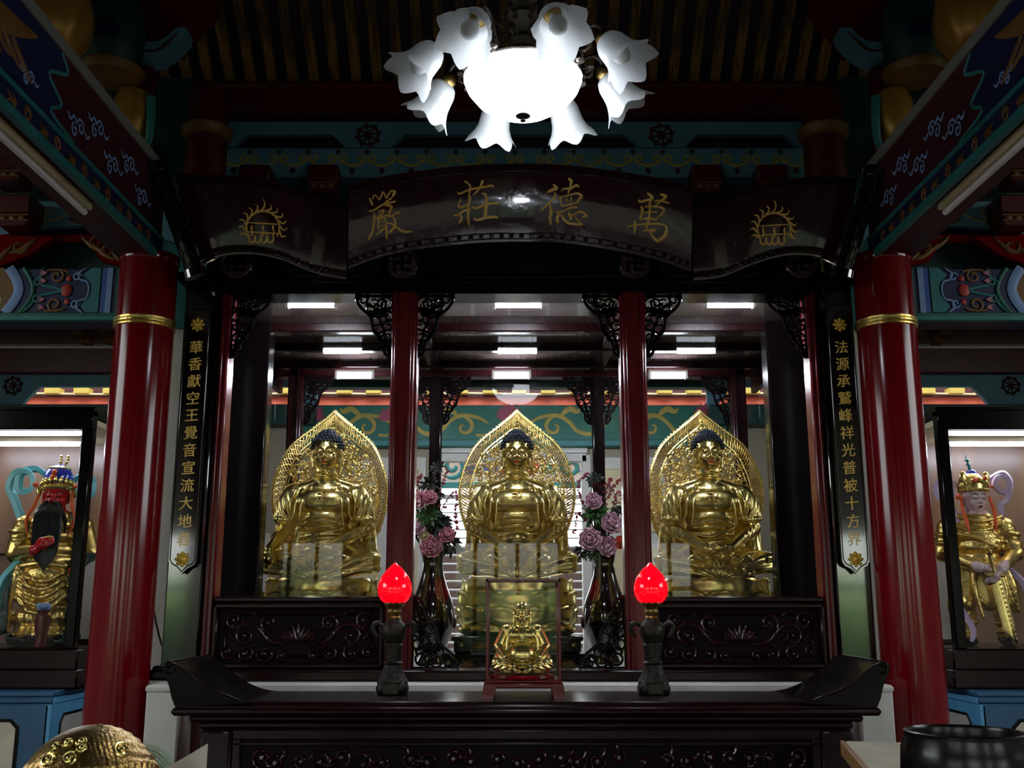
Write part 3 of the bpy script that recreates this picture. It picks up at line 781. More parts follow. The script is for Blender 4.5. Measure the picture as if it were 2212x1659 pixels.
# rear windows and doors
t_ = MB()
for x in (-.78, .76): t_.box(x - .05, x + .05, YB + .06, YB + .2, .9, 3.05, .01)
t_.box(-.78, .76, YB + .06, YB + .2, 2.98, 3.06); t_.box(-.78, .76, YB + .06, YB + .2, .88, .96); t_.box(-.78, .76, YB + .08, YB + .16, 2.60, 2.64)
w1 = struct('window_1', t_, 'white')
for k in range(19):
    q = MB().at((0, YB + .14, 1.0 + k * .086), ry=PI / 2); q.cyl(.009, -.74, .72, 8); tag(obj('bar', q, 'bulb', w1), kind='structure')
for x in (-.42, -.03, .38):
    q = MB(); q.box(x - .01, x + .01, YB + .12, YB + .15, .96, 2.62); tag(obj('mullion', q, 'bulb', w1), kind='structure')
def panel_door(nm, x0, x1):
    q = MB(); q.box(x0, x1, YB + .05, YB + .1, .05, 3.02, .006)
    d = struct(nm, q, 'white')
    n = 2; w = (x1 - x0) / n
    for i in range(n):
        for z0, z1 in ((.2, 1.2), (1.35, 2.1), (2.25, 2.9)):
            q = MB(); a0, a1 = x0 + i * w + .07, x0 + (i + 1) * w - .07
            q.box(a0, a1, YB + .03, YB + .06, z0, z1, .02); tag(obj('door_panel', q, 'cream', d), kind='structure')
panel_door('door_1', -1.62, -.88); panel_door('door_2', .86, 1.6)
for s, nm in ((-1, 'window_2'), (1, 'window_3')):
    x0, x1 = (-3.35, -2.5) if s < 0 else (2.85, 3.55)
    q = MB(); zt = 2.2 if s < 0 else 2.1; xc = (x0 + x1) / 2; r = (x1 - x0) / 2
    pts = [(x0 - .05, 1.2), (x0 - .05, zt + .05), (x1 + .05, zt + .05), (x1 + .05, 1.2), (x1, 1.2)] + [(xc + r * math.cos(a), zt - r + r * math.sin(a)) for a in [PI * i / 14 for i in range(15)]] + [(x0, 1.2)]
    q.poly(pts, .06, YB + .12); q.box(x0, x1, YB + .08, YB + .12, 1.5, 1.53); struct(nm, q, 'white')
# two unlit tubes on the back wall
for x0, x1, z_, l in ((-.72, -.27, 3.09, 'left'), (.32, .74, 3.09, 'right')):
    f = thing('wall_tube', 'slim white tube fixture on the back wall, %s of the middle halo' % l, 'lamp', ((x0 + x1) / 2, YB + .1, z_))
    q = MB(); q.box(-.25, .25, -.05, 0, .0, .04, .006); obj('housing', q, 'white', f)
    q = MB().at((0, -.05, -.012), ry=PI / 2); q.cyl(.014, -.24, .24, 10); obj('tube', q, 'bulb', f)
# outside: yard, neighbouring wall with painted beam
b = MB(); b.box(-12, 12, 11.1, 16, -.1, .0); struct('trim_3', b, 'grey')
b = MB(); b.box(-5, 5, 13.9, 14.1, 0, 2.3)
o = tag(obj('yard_wall', b, 'brick'), 'low brick wall seen through the window bars behind the middle statue', 'wall')
t_ = thing('yard_beam', 'brightly painted temple beam outside the rear window', 'beam', (0, 13.0, 3.05))
q = MB(); q.box(-3, 3, 0, .2, 0, .42); obj('beam_body', q, 'white', t_)
q = MB().at((0, -.002, 0))
for i in range(12):
    x_ = -2.75 + i * .5; q.mi = i % 3; q.stroke(spiral(x_, .21, .16, .03, i, 1.4), .06, .01, smooth=0); q.mi = (i + 1) % 3; lotus_flat(q, x_ + .22, .12, .16, 5, .012)
obj('painted_flower', q, ['red_orange', 'teal', 'blue'], t_)
q = MB(); q.box(-3, 3, -.03, .05, -.07, 0); obj('teal_edge', q, 'teal', t_)
q = MB(); q.box(-3, -2.9, .05, .2, -3.05, -.07); q.box(2.9, 3, .05, .2, -3.05, -.07); obj('post', q, 'white', t_)
# cream pilasters between columns and shrine
for s, nm in ((-1, 'wall_pier_left'), (1, 'wall_pier_right')):
    x0, x1 = (-2.42, -1.93) if s < 0 else (2.02, 2.46)
    b = MB(); b.box(x0, x1, 6.22, 6.35, 0, 3.24); struct(nm.replace('wall_pier', 'wall'), b, 'wall')
    b = MB(); b.box(x0, x1, 6.2, 6.36, 3.24, 4.1); struct('trim_%d' % (1 if s < 0 else 2), b, 'teal')
# ================================================================== PLATFORM + SHRINE
t_ = thing('altar_platform', 'white stone-faced platform under the shrine', 'platform', (XS, 7.3, 0))
q = MB(); q.box(-1.94, 1.94, -1.42, 1.5, 0, 1.06); obj('core', q, 'red_dark', t_)
q = MB(); q.box(-1.78, 1.78, -1.58, -1.40, 1.095, 1.14, .008); q.box(-1.78, 1.78, -1.56, 1.5, 1.06, 1.12); obj('marble_ledge', q, 'white', t_)
for s in (-1, 1):
    q = MB(); q.box(s * 1.79, s * 1.97, -1.66, -1.42, .70, 1.125, .01); q.box(s * 1.78, s * 1.975, -1.67, -1.1, 1.10, 1.14, .012); obj('pillar_plinth', q, 'white', t_)
    q = MB(); q.box(s * 1.79, s * 1.96, -1.64, -1.42, 0, .70); obj('plinth_base', q, 'red_dark', t_)
BASE_Z = 1.14
sh = thing('shrine', 'dark rosewood three-bay shrine cabinet with carved panels and glass', 'shrine', (XS, 6.0, 0))
def spart(name, q, m, parent=None, **k): return obj(name, q, m, parent or sh, **k)
# outer pillars
for s in (-1, 1):
    q = MB(); q.box(s * 1.81, s * 2.02, -.02, .20, 1.16, 3.42, .012); spart('outer_pillar', q, 'lacquer_flat')
    q = MB(); q.box(s * 1.78, s * 2.07, -.07, .22, 1.14, 1.20, .015); q.box(s * 1.79, s * 2.055, -.05, .22, 1.19, 1.22, .012); spart('pillar_foot', q, 'black')
    q = MB(); q.box(s * 1.745, s * 1.81, .0, .14, 1.14, 3.42, .012); q.box(s * 1.775, s * 1.79, -.02, .1, 1.14, 3.42, .005); spart('side_jamb', q, 'wood_red')
    q = MB(); q.box(s * .625, s * .765, -.02, .13, 1.14, 3.42, .012); q.box(s * .645, s * .66, -.03, .1, 1.2, 3.42, .004); q.box(s * .73, s * .745, -.03, .1, 1.2, 3.42, .004)
    q.box(s * .61, s * .64, .0, .12, 1.19, 3.42, .004)
    spart('front_post', q, 'wood_red')
    q = MB(); q.box(s * .615, s * .715, 2.28, 2.40, 1.12, 3.45, .012); spart('rear_post', q, 'black')
    q = MB(); q.box(s * 1.76, s * 1.88, 2.26, 2.40, 1.12, 3.45, .012); q.box(s * 1.785, s * 1.80, 2.24, 2.3, 1.2, 3.45, .004); spart('rear_corner_post', q, 'wood')
    q = MB(); q.box(s * 1.70, s * 1.96, .82, .98, 1.12, 3.45, .01); spart('inner_stile', q, 'black')
    q = MB(); q.box(s * 1.93, s * 1.97, .98, 2.3, 3.25, 3.45); q.box(s * 1.93, s * 1.97, .98, 2.3, 1.12, 1.5); spart('side_rail', q, 'wood')
q = MB(); q.box(-1.80, 1.80, -.14, .12, 1.14, 1.20, .012); spart('bottom_rail', q, 'wood')
q = MB(); q.box(-2.075, 2.06, -.10, .22, 3.475, 3.515, .012); q.box(-2.05, 2.04, -.07, .22, 3.45, 3.478, .008); q.box(-2.02, 2.02, -.02, .2, 3.40, 3.46, .01); spart('lintel', q, 'black')
q = MB(); q.box(-1.97, 1.97, 2.26, 2.40, 3.385, 3.45, .01); spart('rear_lintel', q, 'wood')
q = MB(); q.box(-2.0, 2.0, .1, 2.45, 3.46, 3.515); spart('ceiling_panel', q, 'wood_ceil')
for y in (.93, 1.47, 2.05):
    q = MB(); q.box(-1.97, 1.97, y - .04, y + .04, 3.40, 3.47, .012); spart('ceiling_beam', q, 'wood')
for x in (-.67, .67):
    q = MB(); q.box(x - .05, x + .05, .12, 2.3, 3.41, 3.47, .012); spart('ceiling_rib', q, 'wood')
# glass sheets between the stiles
for x0, x1 in ((-1.70, -.66), (-.66, .66), (.66, 1.70)):
    q = MB(); q.box(x0 + .005, x1 - .005, .885, .891, 1.13, 3.40); spart('glass_sheet', q, 'glass', smooth=0)
# lower carved panels
def carved_panel(x0, x1, z0, z1):
    p = MB(); p.box(x0, x1, .02, .10, z0, z1, .006)
    pn = spart('lower_panel', p, 'carved_ground')
    q = MB(); w = .035
    for a, b_, c, d in ((x0, x1, z1 - w, z1), (x0, x1, z0, z0 + w), (x0, x0 + w, z0, z1), (x1 - w, x1, z0, z1)): q.box(a, b_, -.02, .04, c, d, .012)
    i0, i1, k0, k1 = x0 + .075, x1 - .075, z0 + .07, z1 - .065; c_ = .03
    q.at((0, .02, 0)); q.stroke([(i0 + c_, k0), (i1 - c_, k0), (i1, k0 + c_), (i1, k1 - c_), (i1 - c_, k1), (i0 + c_, k1), (i0, k1 - c_), (i0, k0 + c_)], .016, .016, smooth=0, closed=True)
    spart('panel_frame', q, 'wood', pn)
    q = MB().at((0, .02, 0)); cx, cz = (x0 + x1) / 2, (z0 + z1) / 2
    for k in range(9):
        a = PI * (.06 + .88 * k / 8)
        q.stroke([(cx + .01 * math.cos(a), cz - .03), (cx + .07 * math.cos(a), cz - .03 + .05 * math.sin(a)), (cx + .12 * math.cos(a), cz - .02 + .10 * math.sin(a))], [.02, .04, .008], .024)
    for f in (-1, 1):
        X = lambda u: cx + f * u
        q.stroke([(X(.06), cz - .05), (X(.16), cz - .03), (X(.24), cz + .05), (X(.33), cz + .06), (X(.40), cz + .0)], [.03, .03, .02], .02)
        for u, v, r, a, tn in ((.17, .07, .055, -1, 1.3), (.30, .0, .06, 2, -1.3), (.37, .085, .055, 0, 1.4), (.30, -.10, .05, 1, 1.3), (.18, -.10, .055, 3, -1.2), (.40, -.09, .045, 0, 1.2), (.09, -.11, .035, 0, 1.2)):
            q.stroke(spiral(X(u), cz + v, r, r * .2, a, tn * f, 14), [.028, .016], .022, smooth=0); q.ell((X(u), -.012, cz + v), (.012, .014, .012), 8, 6)
        for u, v in ((.23, .1), (.12, .03), (.35, .03), (.24, -.04), (.42, .03), (.36, -.03), (.13, -.05)):
            q.stroke([(X(u), cz + v), (X(u + .03), cz + v + .025), (X(u + .055), cz + v + .02)], [.01, .03, .004], .02)
    spart('carving', q, 'carved', pn)
carved_panel(-1.745, -.765, 1.20, 1.565); carved_panel(.765, 1.745, 1.20, 1.565)
for s in (-1, 1):
    q = MB(); q.box(s * .765, s * 1.745, -.01, .12, 1.565, 1.60, .012); spart('panel_rail', q, 'wood')
# openwork corner brackets
def bracket_mesh(w, h, dense=0, flip=1):
    """hangs from (0,0): x away from the post, z downwards (flip -1: stands upwards)"""
    q = MB(); f = flip
    O = [(0, 0), (w, 0), (w, -.07 * h), (w * .86, -.20 * h), (w * .62, -.33 * h), (w * .55, -.47 * h), (w * .50, -.58 * h), (w * .32, -.70 * h), (w * .24, -.80 * h), (w * .24, -.88 * h), (w * .14, -.97 * h), (0, -h)]
    pts = [(x, z * f) for x, z in O]
    T0 = q.T.copy()
    def tb(p, r, sm=3): q.tube([(x, 0, z) for x, z in p], r, 6, smooth=sm)
    tb([pts[0], pts[1]], .010, 0); tb(pts[1:], .010, 4); tb([pts[-1], pts[0]], .010, 0)
    P = lambda x, z: (x * w, z * h * f)
    tb([P(.06, -.97), P(.16, -.75), P(.28, -.5), P(.38, -.36)], [.012, .009, .008], 4)
    lx, lz = P(.42, -.32)
    for k in range(7):
        a = PI * (.05 + .9 * k / 6); d = .062
        q.tube([(lx, 0, lz), (lx + d * .6 * math.cos(a), 0, lz + f * d * .5 * math.sin(a)), (lx + d * math.cos(a), 0, lz + f * d * math.sin(a))], [.012, .014, .003], 6)
    q.ell((lx, 0, lz), (.04, .014, .018), 10, 6)
    for x, z, r, a, tn in ((.2, -.14, .05, 1, 1.2), (.55, -.10, .045, 2, -1.2), (.82, -.07, .03, 0, 1.2), (.12, -.34, .038, 0, 1.2), (.6, -.2, .035, 3, 1.1), (.14, -.5, .036, 2, -1.2), (.38, -.55, .036, 0, 1.2), (.12, -.66, .03, 3, 1.1), (.28, -.68, .028, 1, -1.1), (.1, -.85, .024, 0, 1.2), (.34, -.12, .035, 4, -1.1), (.2, -.24, .03, 4, 1)):
        cx, cz = P(x, z); tb(spiral(cx, cz, r, r * .35, a, tn * f, 12), [.0075, .006], 0)
    for x, z, a in ((.45, -.14, .3), (.3, -.25, 2), (.2, -.42, 2.4), (.34, -.46, .6), (.22, -.6, 2.2), (.16, -.72, .8), (.7, -.14, -.4), (.1, -.22, 1.2)):
        cx, cz = P(x, z); q.ell((cx, 0, cz), (.022, .008, .009), 8, 6, rot=Matrix.Rotation(-a * f, 3, 'Y'))
    return q
bm_ = bracket_mesh(.225, .385); bk = spart('openwork_bracket', bm_, 'black')
bk.location = (.625, .04, 3.40); bk.rotation_euler = (0, 0, PI)
def put(o, x, y, z, rz):
    c = o.copy(); COL.objects.link(c); c.parent = sh; c.location = (x, y, z); c.rotation_euler = (0, 0, rz); return c
put(bk, -.625, .04, 3.40, 0); put(bk, .765, .04, 3.40, 0); put(bk, -.765, .04, 3.40, PI); put(bk, 1.745, .04, 3.40, PI); put(bk, -1.745, .04, 3.40, 0)
for x, r in ((.615, PI), (-.615, 0), (.715, 0), (-.715, PI), (1.76, PI), (-1.76, 0)): put(bk, x, 2.33, 3.385, r)
lb = spart('lower_bracket', bracket_mesh(.26, .40, flip=-1), 'black'); lb.location = (-.61, .05, 1.20)
put(lb, .61, .05, 1.20, PI)
# medallions on the lintel
md = None
for x in (-1.69, -.695, .695, 1.695):
    if md is None:
        q = MB().at((0, 0, 0), rx=PI / 2); q.lathe([(.088, -.03), (.092, -.02), (.092, .005), (.085, .012), (.078, .006), (.02, .006)], 36)
        md = spart('medallion', q, 'medal'); q = MB().at((0, -.006, 0)); manji(q, 0, 0, .044, .016, .016); em = spart('manji', q, 'black', md)
        md.location = (x, -.12, 3.555)
    else:
        c = put(md, x, -.12, 3.555, 0); e = em.copy(); COL.objects.link(e); e.parent = c

# ---- hanging couplet boards
def couplet(s, text, label):
    t_ = thing('couplet_board', label, 'board', (XS + s * 1.915, 5.955, 1.725), group='couplet boards')
    q = MB(); w = .078; L = 1.58
    pts = [(-w, .07), (-w * .8, .045), (-.03, .03), (0, .0), (.03, .03), (w * .8, .045), (w, .07), (w, L), (-w, L)]
    q.poly(pts, .03, .0); q.at((0, -.03, 0)); q.stroke([(x * .9, z + .012 if z < L else z - .01) for x, z in pts], .007, .004, smooth=0, closed=True)
    obj('board', q, 'lacquer_flat', t_)
    zs = [1.325 - i * (1.325 - .196) / 11 for i in range(12)]
    for ch, z in zip(text, zs):
        v, f = glyph(ch, .092)
        q = MB().at((0, -.031, z)); q.T = q.T @ Matrix.Shear('XZ', 4, (0, 0)) if False else q.T @ Matrix(((1, 0, -.0, 0), (0, 1, 0, 0), (.08, 0, 1, 0), (0, 0, 0, 1))) @ Matrix.Scale(.9, 4)
        q.add(v, f); obj('character', q, 'gold_char', t_, smooth=30)
    for z in (1.462, .082):
        q = MB().at((0, -.03, z), rx=PI / 2)
        rot_add(q, 8, lambda m_, k: m_.ell((.030, 0, .004), (.014, .011, .008), 8, 6)); q.ell((0, 0, .006), (.022, .022, .012), 12, 6); q.ell((0, 0, .014), (.01, .01, .008), 10, 6)
        obj('rosette', q, 'gold_paint', t_)
couplet(-1, '華香獻空王覺音宣流大地春', 'black couplet board with gold characters on the left outer pillar')
couplet(1, '法源承鷲峰祥光普被十方界', 'black couplet board with gold characters on the right outer pillar')

# ---- name board shaped like an unrolled scroll
nb = thing('name_board', 'long black scroll-shaped name board with four gold characters', 'sign', (XS, 5.8, 3.50))
O_ = Vector((XS, 5.8, 3.50))
def plank_board(name, top, bot, bulge, m, n=36):
    """top/bottom are pixel outlines turned into points in space; the board between them"""
    A = [at(*p) - O_ for p in top]; B = [at(*p) - O_ for p in bot]
    Pa = catmull(A, 12); Pb = catmull(B, 12)
    def L(P, u): x = u * (len(P) - 1); k = min(int(x), len(P) - 2); return P[k].lerp(P[k + 1], x - k)
    F = lambda u, v: L(Pb, u).lerp(L(Pa, u), v) + Vector((0, -bulge * math.sin(PI * v), 0))
    q = MB(); q.grid(lambda u, v: tuple(F(u, v)), n, 10, -.035)
    o = obj(name, q, m, nb)
    q = MB()
    for v in (.035, .10, .90, .965): q.tube([F(i / 40, v) + Vector((0, -.004, 0)) for i in range(41)], .006, 6)
    for v in (.068, .932):
        for i in range(int(n * .9)):
            u = (i + .5) / (n * .9); a = F(u, v) + Vector((0, -.006, 0)); q.box(a.x - .014, a.x + .014, a.y - .004, a.y + .006, a.z - .008, a.z + .008)
    obj('border_fret', q, 'carved', o)
    return F
yt, yb = 5.70, 5.83
FC = plank_board('centre_board', [(755, 398, yt), (850, 377, yt - .02), (1000, 358, yt - .04), (1120, 353, yt - .05), (1240, 358, yt - .04), (1400, 380, yt - .02), (1495, 402, yt)],
                 [(753, 580, yb), (850, 548, yb - .02), (1000, 527, yb - .04), (1120, 522, yb - .05), (1240, 527, yb - .04), (1400, 556, yb - .02), (1492, 586, yb)], .02, 'lacquer')
WL = plank_board('wing_board', [(380, 375, 5.70), (450, 376, 5.66), (530, 383, 5.66), (620, 400, 5.72), (690, 428, 5.78), (752, 440, 5.80)],
            [(412, 588, 5.82), (470, 556, 5.76), (540, 549, 5.74), (610, 562, 5.78), (680, 590, 5.84), (748, 604, 5.86)], .015, 'lacquer')
WR = plank_board('wing_board', [(1498, 440, 5.80), (1555, 430, 5.78), (1625, 402, 5.72), (1710, 386, 5.66), (1790, 380, 5.66), (1850, 385, 5.70)],
            [(1498, 606, 5.86), (1560, 598, 5.84), (1630, 570, 5.78), (1700, 552, 5.74), (1770, 556, 5.76), (1828, 584, 5.82)], .015, 'lacquer')
for (x0, y0), (x1, y1) in (((338, 352), (425, 598)), ((1890, 362), (1818, 598))):
    a, b_ = at(x0, y0, 5.56) - O_, at(x1, y1, 5.70) - O_
    q = MB(); q.tube([a, a.lerp(b_, .08), a.lerp(b_, .081), a.lerp(b_, .93), a.lerp(b_, .931), b_], [.058, .058, .048, .048, .062, .07], 18); ro = obj('scroll_roller', q, 'lacquer_flat', nb)
    q = MB(); ax = (b_ - a).normalized(); u = ax.orthogonal().normalized(); u = Vector((0, -1, 0)) - ax * ax.dot(Vector((0, -1, 0))); u.normalize(); w = ax.cross(u)
    Lr = (b_ - a).length
    for k in range(5):
        th = (k - 2) * .62
        pts = []
        for i in range(15):
            t_ = .10 + .81 * i / 14; zz = .22 * (1 if (i // 1 + k) % 2 == 0 else -1)
            pts.append(a + ax * (Lr * t_) + (u * math.cos(th + zz * .8) + w * math.sin(th + zz * .8)) * .0495)
        q.tube(pts, .0035, 5)
    obj('honeycomb', q, 'black', ro)
def project(p):
    z = p.z - CAM_H; zc = p.y * math.cos(_P) + z * math.sin(_P); yc = -p.y * math.sin(_P) + z * math.cos(_P)
    return 1106 + 2220 * p.x / zc, 829.5 - 2220 * yc / zc
def on_surface(F):
    """the point of a board's face where a measured spot of its lettering sits"""
    def fn(px, py):
        u, v = .5, .5
        for _ in range(14):
            x, y = project(F(u, v) + O_); e = .004
            xu, yu = project(F(min(u + e, 1), v) + O_) if u + e <= 1 else project(F(u, v) + O_); xv, yv = project(F(u, v + e) + O_)
            a, b_, c_, d = (xu - x) / e, (xv - x) / e, (yu - y) / e, (yv - y) / e; D = a * d - b_ * c_
            if abs(D) < 1: break
            ex, ey = px - x, py - y; u += (ex * d - b_ * ey) / D; v += (a * ey - ex * c_) / D
            u = min(max(u, .01), .985); v = min(max(v, .01), .985)
        return F(u, v) + Vector((0, .003, 0))
    return fn
on_board = on_surface(FC)
def ink(name, strokes, ox, oy, k, m='gold_char', fn=on_board, hh=.014):
    q = MB()
    for pts, w in strokes:
        P = catmull([(x, 0, y) for x, y in pts], 4); N = len(P); ws = w if isinstance(w, list) else [w * .85, w * 1.2, w]
        V = []; F = []
        for i in range(N):
            tg = P[min(i + 1, N - 1)] - P[max(i - 1, 0)]
            if tg.length < 1e-6: tg = Vector((1, 0, 0))
            tg.normalize(); nn = Vector((-tg.z, 0, tg.x)); x = i / (N - 1) * (len(ws) - 1); j = min(int(x), len(ws) - 2)
            ww = (ws[j] + (ws[j + 1] - ws[j]) * (x - j)) / 2 * (.55 if i in (0, N - 1) else 1)
            for qn, h in ((-1, 0), (-.6, .8), (0, 1), (.6, .8), (1, 0)):
                p = P[i] + nn * ww * qn; c = fn(ox + p.x / k, oy + p.z / k); V.append((c.x, c.y - .004 - hh * h, c.z))
        for i in range(N - 1):
            for j in range(4): F.append((i * 5 + j, (i + 1) * 5 + j, (i + 1) * 5 + j + 1, i * 5 + j + 1))
        F.append((0, 1, 2, 3, 4)); F.append(tuple((N - 1) * 5 + j for j in (4, 3, 2, 1, 0)))
        q.add(V, F)
    return obj(name, q, m, nb)
K = 6.506
ink('character', [([(120, 250), (140, 300), (170, 350)], 34), ([(160, 270), (180, 220), (215, 215), (260, 270), (300, 175), (330, 190), (355, 250), (390, 190), (440, 145), (480, 160)], 20),
    ([(480, 150), (440, 230)], [46, 30]), ([(440, 240), (380, 285), (340, 310)], [24, 16]), ([(110, 435), (180, 420), (300, 345), (390, 320), (490, 295)], 22),
    ([(180, 460), (185, 560), (160, 720), (100, 835)], [26, 32, 34, 26]), ([(330, 350), (430, 365), (405, 440), (385, 515)], [18, 40, 34, 30]),
    ([(235, 445), (325, 420), (280, 480), (200, 560)], 20), ([(200, 560), (300, 505), (400, 490)], 18), ([(245, 545), (245, 620), (250, 690)], 26), ([(250, 560), (320, 525), (345, 560), (345, 640)], 22),
    ([(345, 600), (360, 720), (360, 825)], [28, 36, 26]), ([(270, 590), (335, 572)], 14), ([(275, 645), (345, 630)], 14), ([(205, 770), (300, 700), (365, 655)], 22),
    ([(555, 450), (480, 470), (440, 495), (380, 520)], [28, 20, 12]), ([(440, 500), (480, 580), (465, 660), (390, 740)], 30), ([(365, 600), (430, 612), (500, 660), (600, 720), (725, 718)], [18, 24, 34, 38, 16])], 780, 390, K)
ink('character', [([(1350, 160), (1385, 188), (1530, 130), (1700, 100), (1830, 75), (1868, 95)], 24), ([(1450, 10), (1520, 60), (1535, 110), (1520, 195)], 26), ([(1710, 5), (1690, 60), (1650, 130), (1575, 210)], [48, 36, 28, 18]),
    ([(1405, 260), (1370, 345), (1390, 380), (1470, 355), (1540, 310)], 28), ([(1510, 205), (1530, 250), (1512, 350), (1505, 520), (1520, 640)], [30, 42, 38, 36, 24]), ([(1305, 490), (1350, 490), (1450, 430), (1540, 408)], 24),
    ([(1395, 480), (1410, 540), (1370, 605)], 32), ([(1555, 375), (1620, 390), (1740, 345), (1850, 320), (1945, 325)], 26), ([(1690, 190), (1755, 215), (1755, 400), (1740, 525)], [18, 50, 50, 58]), ([(1585, 540), (1640, 557), (1740, 528), (1880, 512), (1920, 535)], 30)], 780, 390, K)
ink('character', [([(355, 190), (405, 235), (340, 265), (270, 300)], [26, 54, 50, 22]), ([(375, 305), (385, 360), (310, 430), (185, 565)], [28, 44, 34, 26]), ([(310, 450), (322, 560), (312, 660), (325, 755)], [26, 40, 44, 24]), ([(330, 640), (362, 510)], 12),
    ([(565, 105), (612, 140), (595, 230), (565, 320)], [28, 46, 34, 20]), ([(465, 285), (505, 250), (600, 245), (680, 200), (725, 225)], [16, 24, 34, 34, 18]), ([(430, 370), (462, 400), (470, 460), (490, 500)], 24), ([(440, 372), (550, 348), (690, 315), (755, 350), (715, 400), (690, 460)], [16, 20, 24, 46, 38, 30]),
    ([(548, 375), (537, 432)], 30), ([(617, 350), (600, 440)], 22), ([(480, 495), (590, 470), (700, 448)], 20), ([(395, 575), (480, 570), (590, 520), (700, 508)], [22, 20, 24, 30]), ([(442, 595), (412, 655), (425, 735)], 34),
    ([(470, 600), (500, 670), (570, 728), (680, 748), (770, 750)], 28), ([(770, 750), (700, 695), (665, 640)], 14), ([(570, 580), (605, 640), (605, 690)], [20, 50, 24]), ([(605, 640), (700, 582), (770, 580), (828, 630), (760, 645)], [16, 24, 34, 34, 14])], 1140, 370, K)
ink('character', [([(1555, 405), (1585, 430), (1680, 405), (1760, 385)], 30), ([(1680, 310), (1745, 365), (1722, 420), (1700, 480)], [22, 50, 30, 20]), ([(1780, 420), (1880, 420), (1990, 455)], 20), ([(1860, 325), (1940, 355), (1880, 410), (1785, 490)], [22, 48, 30, 20]),
    ([(1590, 500), (1612, 535), (1600, 610), (1572, 690)], 36), ([(1640, 502), (1780, 500), (1870, 510), (1915, 555), (1860, 620), (1800, 670)], [18, 20, 26, 40, 34, 22]), ([(1620, 585), (1720, 575), (1820, 580)], 16), ([(1600, 680), (1700, 665), (1815, 688)], 24),
    ([(1722, 440), (1712, 600), (1695, 700), (1660, 820)], [24, 38, 36, 34]), ([(1390, 785), (1460, 765), (1600, 748), (1800, 740), (1910, 755), (1955, 795)], 24), ([(1955, 780), (1940, 880), (1890, 940), (1810, 975), (1720, 870)], [40, 58, 54, 44, 12]), ([(1500, 700), (1510, 790), (1500, 880)], [30, 40, 22]), ([(1620, 840), (1690, 832), (1785, 822), (1765, 850), (1705, 860)], 24)], 1140, 370, K)
# flaming-jewel emblems on the wings
def emblem(cx, cy, sk):
    st = []
    for k in range(13):
        a = math.radians(-200 + k * 220 / 12); r = 36
        x0, y0 = cx + r * math.cos(a), cy + 4 + r * math.sin(a); d = (math.cos(a), math.sin(a)); n_ = (-d[1], d[0]); L = 17 if k != 6 else 26
        st.append(([(x0 - n_[0] * 7, y0 - n_[1] * 7), (x0 + d[0] * 4, y0 + d[1] * 4), (x0 + n_[0] * 4 + d[0] * L * .6, y0 + n_[1] * 4 + d[1] * L * .6), (x0 + d[0] * L, y0 + d[1] * L)], [3, 4.6, 3.4, 1.2]))
        st.append(([(x0 - n_[0] * 7, y0 - n_[1] * 7), (x0 - d[0] * 1, y0 - d[1] * 1), (x0 + n_[0] * 8, y0 + n_[1] * 8)], 3.2))
    for y0 in (-5, 15): st.append(([(cx - 33, cy + y0 - 2 * sk), (cx, cy + y0), (cx + 33, cy + y0 + 2 * sk)], 2.6))
    for u in (-24, 0, 22): st += [([(cx + u - 2, cy + 4), (cx + u + 2, cy + 4.5)], 10), ([(cx + u, cy + 6), (cx + u + 2, cy + 14), (cx + u - 2, cy + 22)], 3.2)]
    for u in (-24, -11, 2, 16): st.append(([(cx + u - 6, cy + 20), (cx + u - 5, cy + 33), (cx + u + 2, cy + 36), (cx + u + 7, cy + 28), (cx + u + 6, cy + 20)], 3.6))
    ink('emblem', [(p, w) for p, w in st], 0, 0, 1, fn=on_surface(WL if sk > 0 else WR), hh=.010)
emblem(568, 488, 1); emblem(1672, 492, -1)
for s in (-1, 1):
    for u in (1.5, .8): q = MB(); q.box(s * u - .04, s * u + .04, .09, .17, .0, .13); obj('mount', q, 'black', nb)

# ---- shrine tubes
def tube_lamp(x, y, z, label, group, L=.29):
    t_ = thing('tube_lamp', label, 'lamp', (x, y, z), group=group)
    q = MB(); q.box(-L / 2 - .02, L / 2 + .02, -.02, .02, .005, .028, .004); q.box(-L / 2 - .02, -L / 2, -.026, .026, -.042, .01); q.box(L / 2, L / 2 + .02, -.026, .026, -.042, .01); obj('fixture', q, 'white', t_)
    q = MB().at((0, 0, -.016), ry=PI / 2); q.cyl(.022, -L / 2, L / 2, 12); obj('tube', q, 'tube_light', t_)
for x, l in ((-1.27, 'left'), (.04, 'middle'), (1.38, 'right')):
    tube_lamp(x, 6.27, 3.432, 'lit tube at the front of the shrine ceiling, %s bay' % l, 'front shrine tubes')
for x, l in ((-1.25, 'left'), (-.004, 'middle'), (1.24, 'right')):
    tube_lamp(x, 7.98, 3.345, 'lit tube at the rear of the shrine ceiling, %s bay' % l, 'rear shrine tubes', .27)
    q = MB()
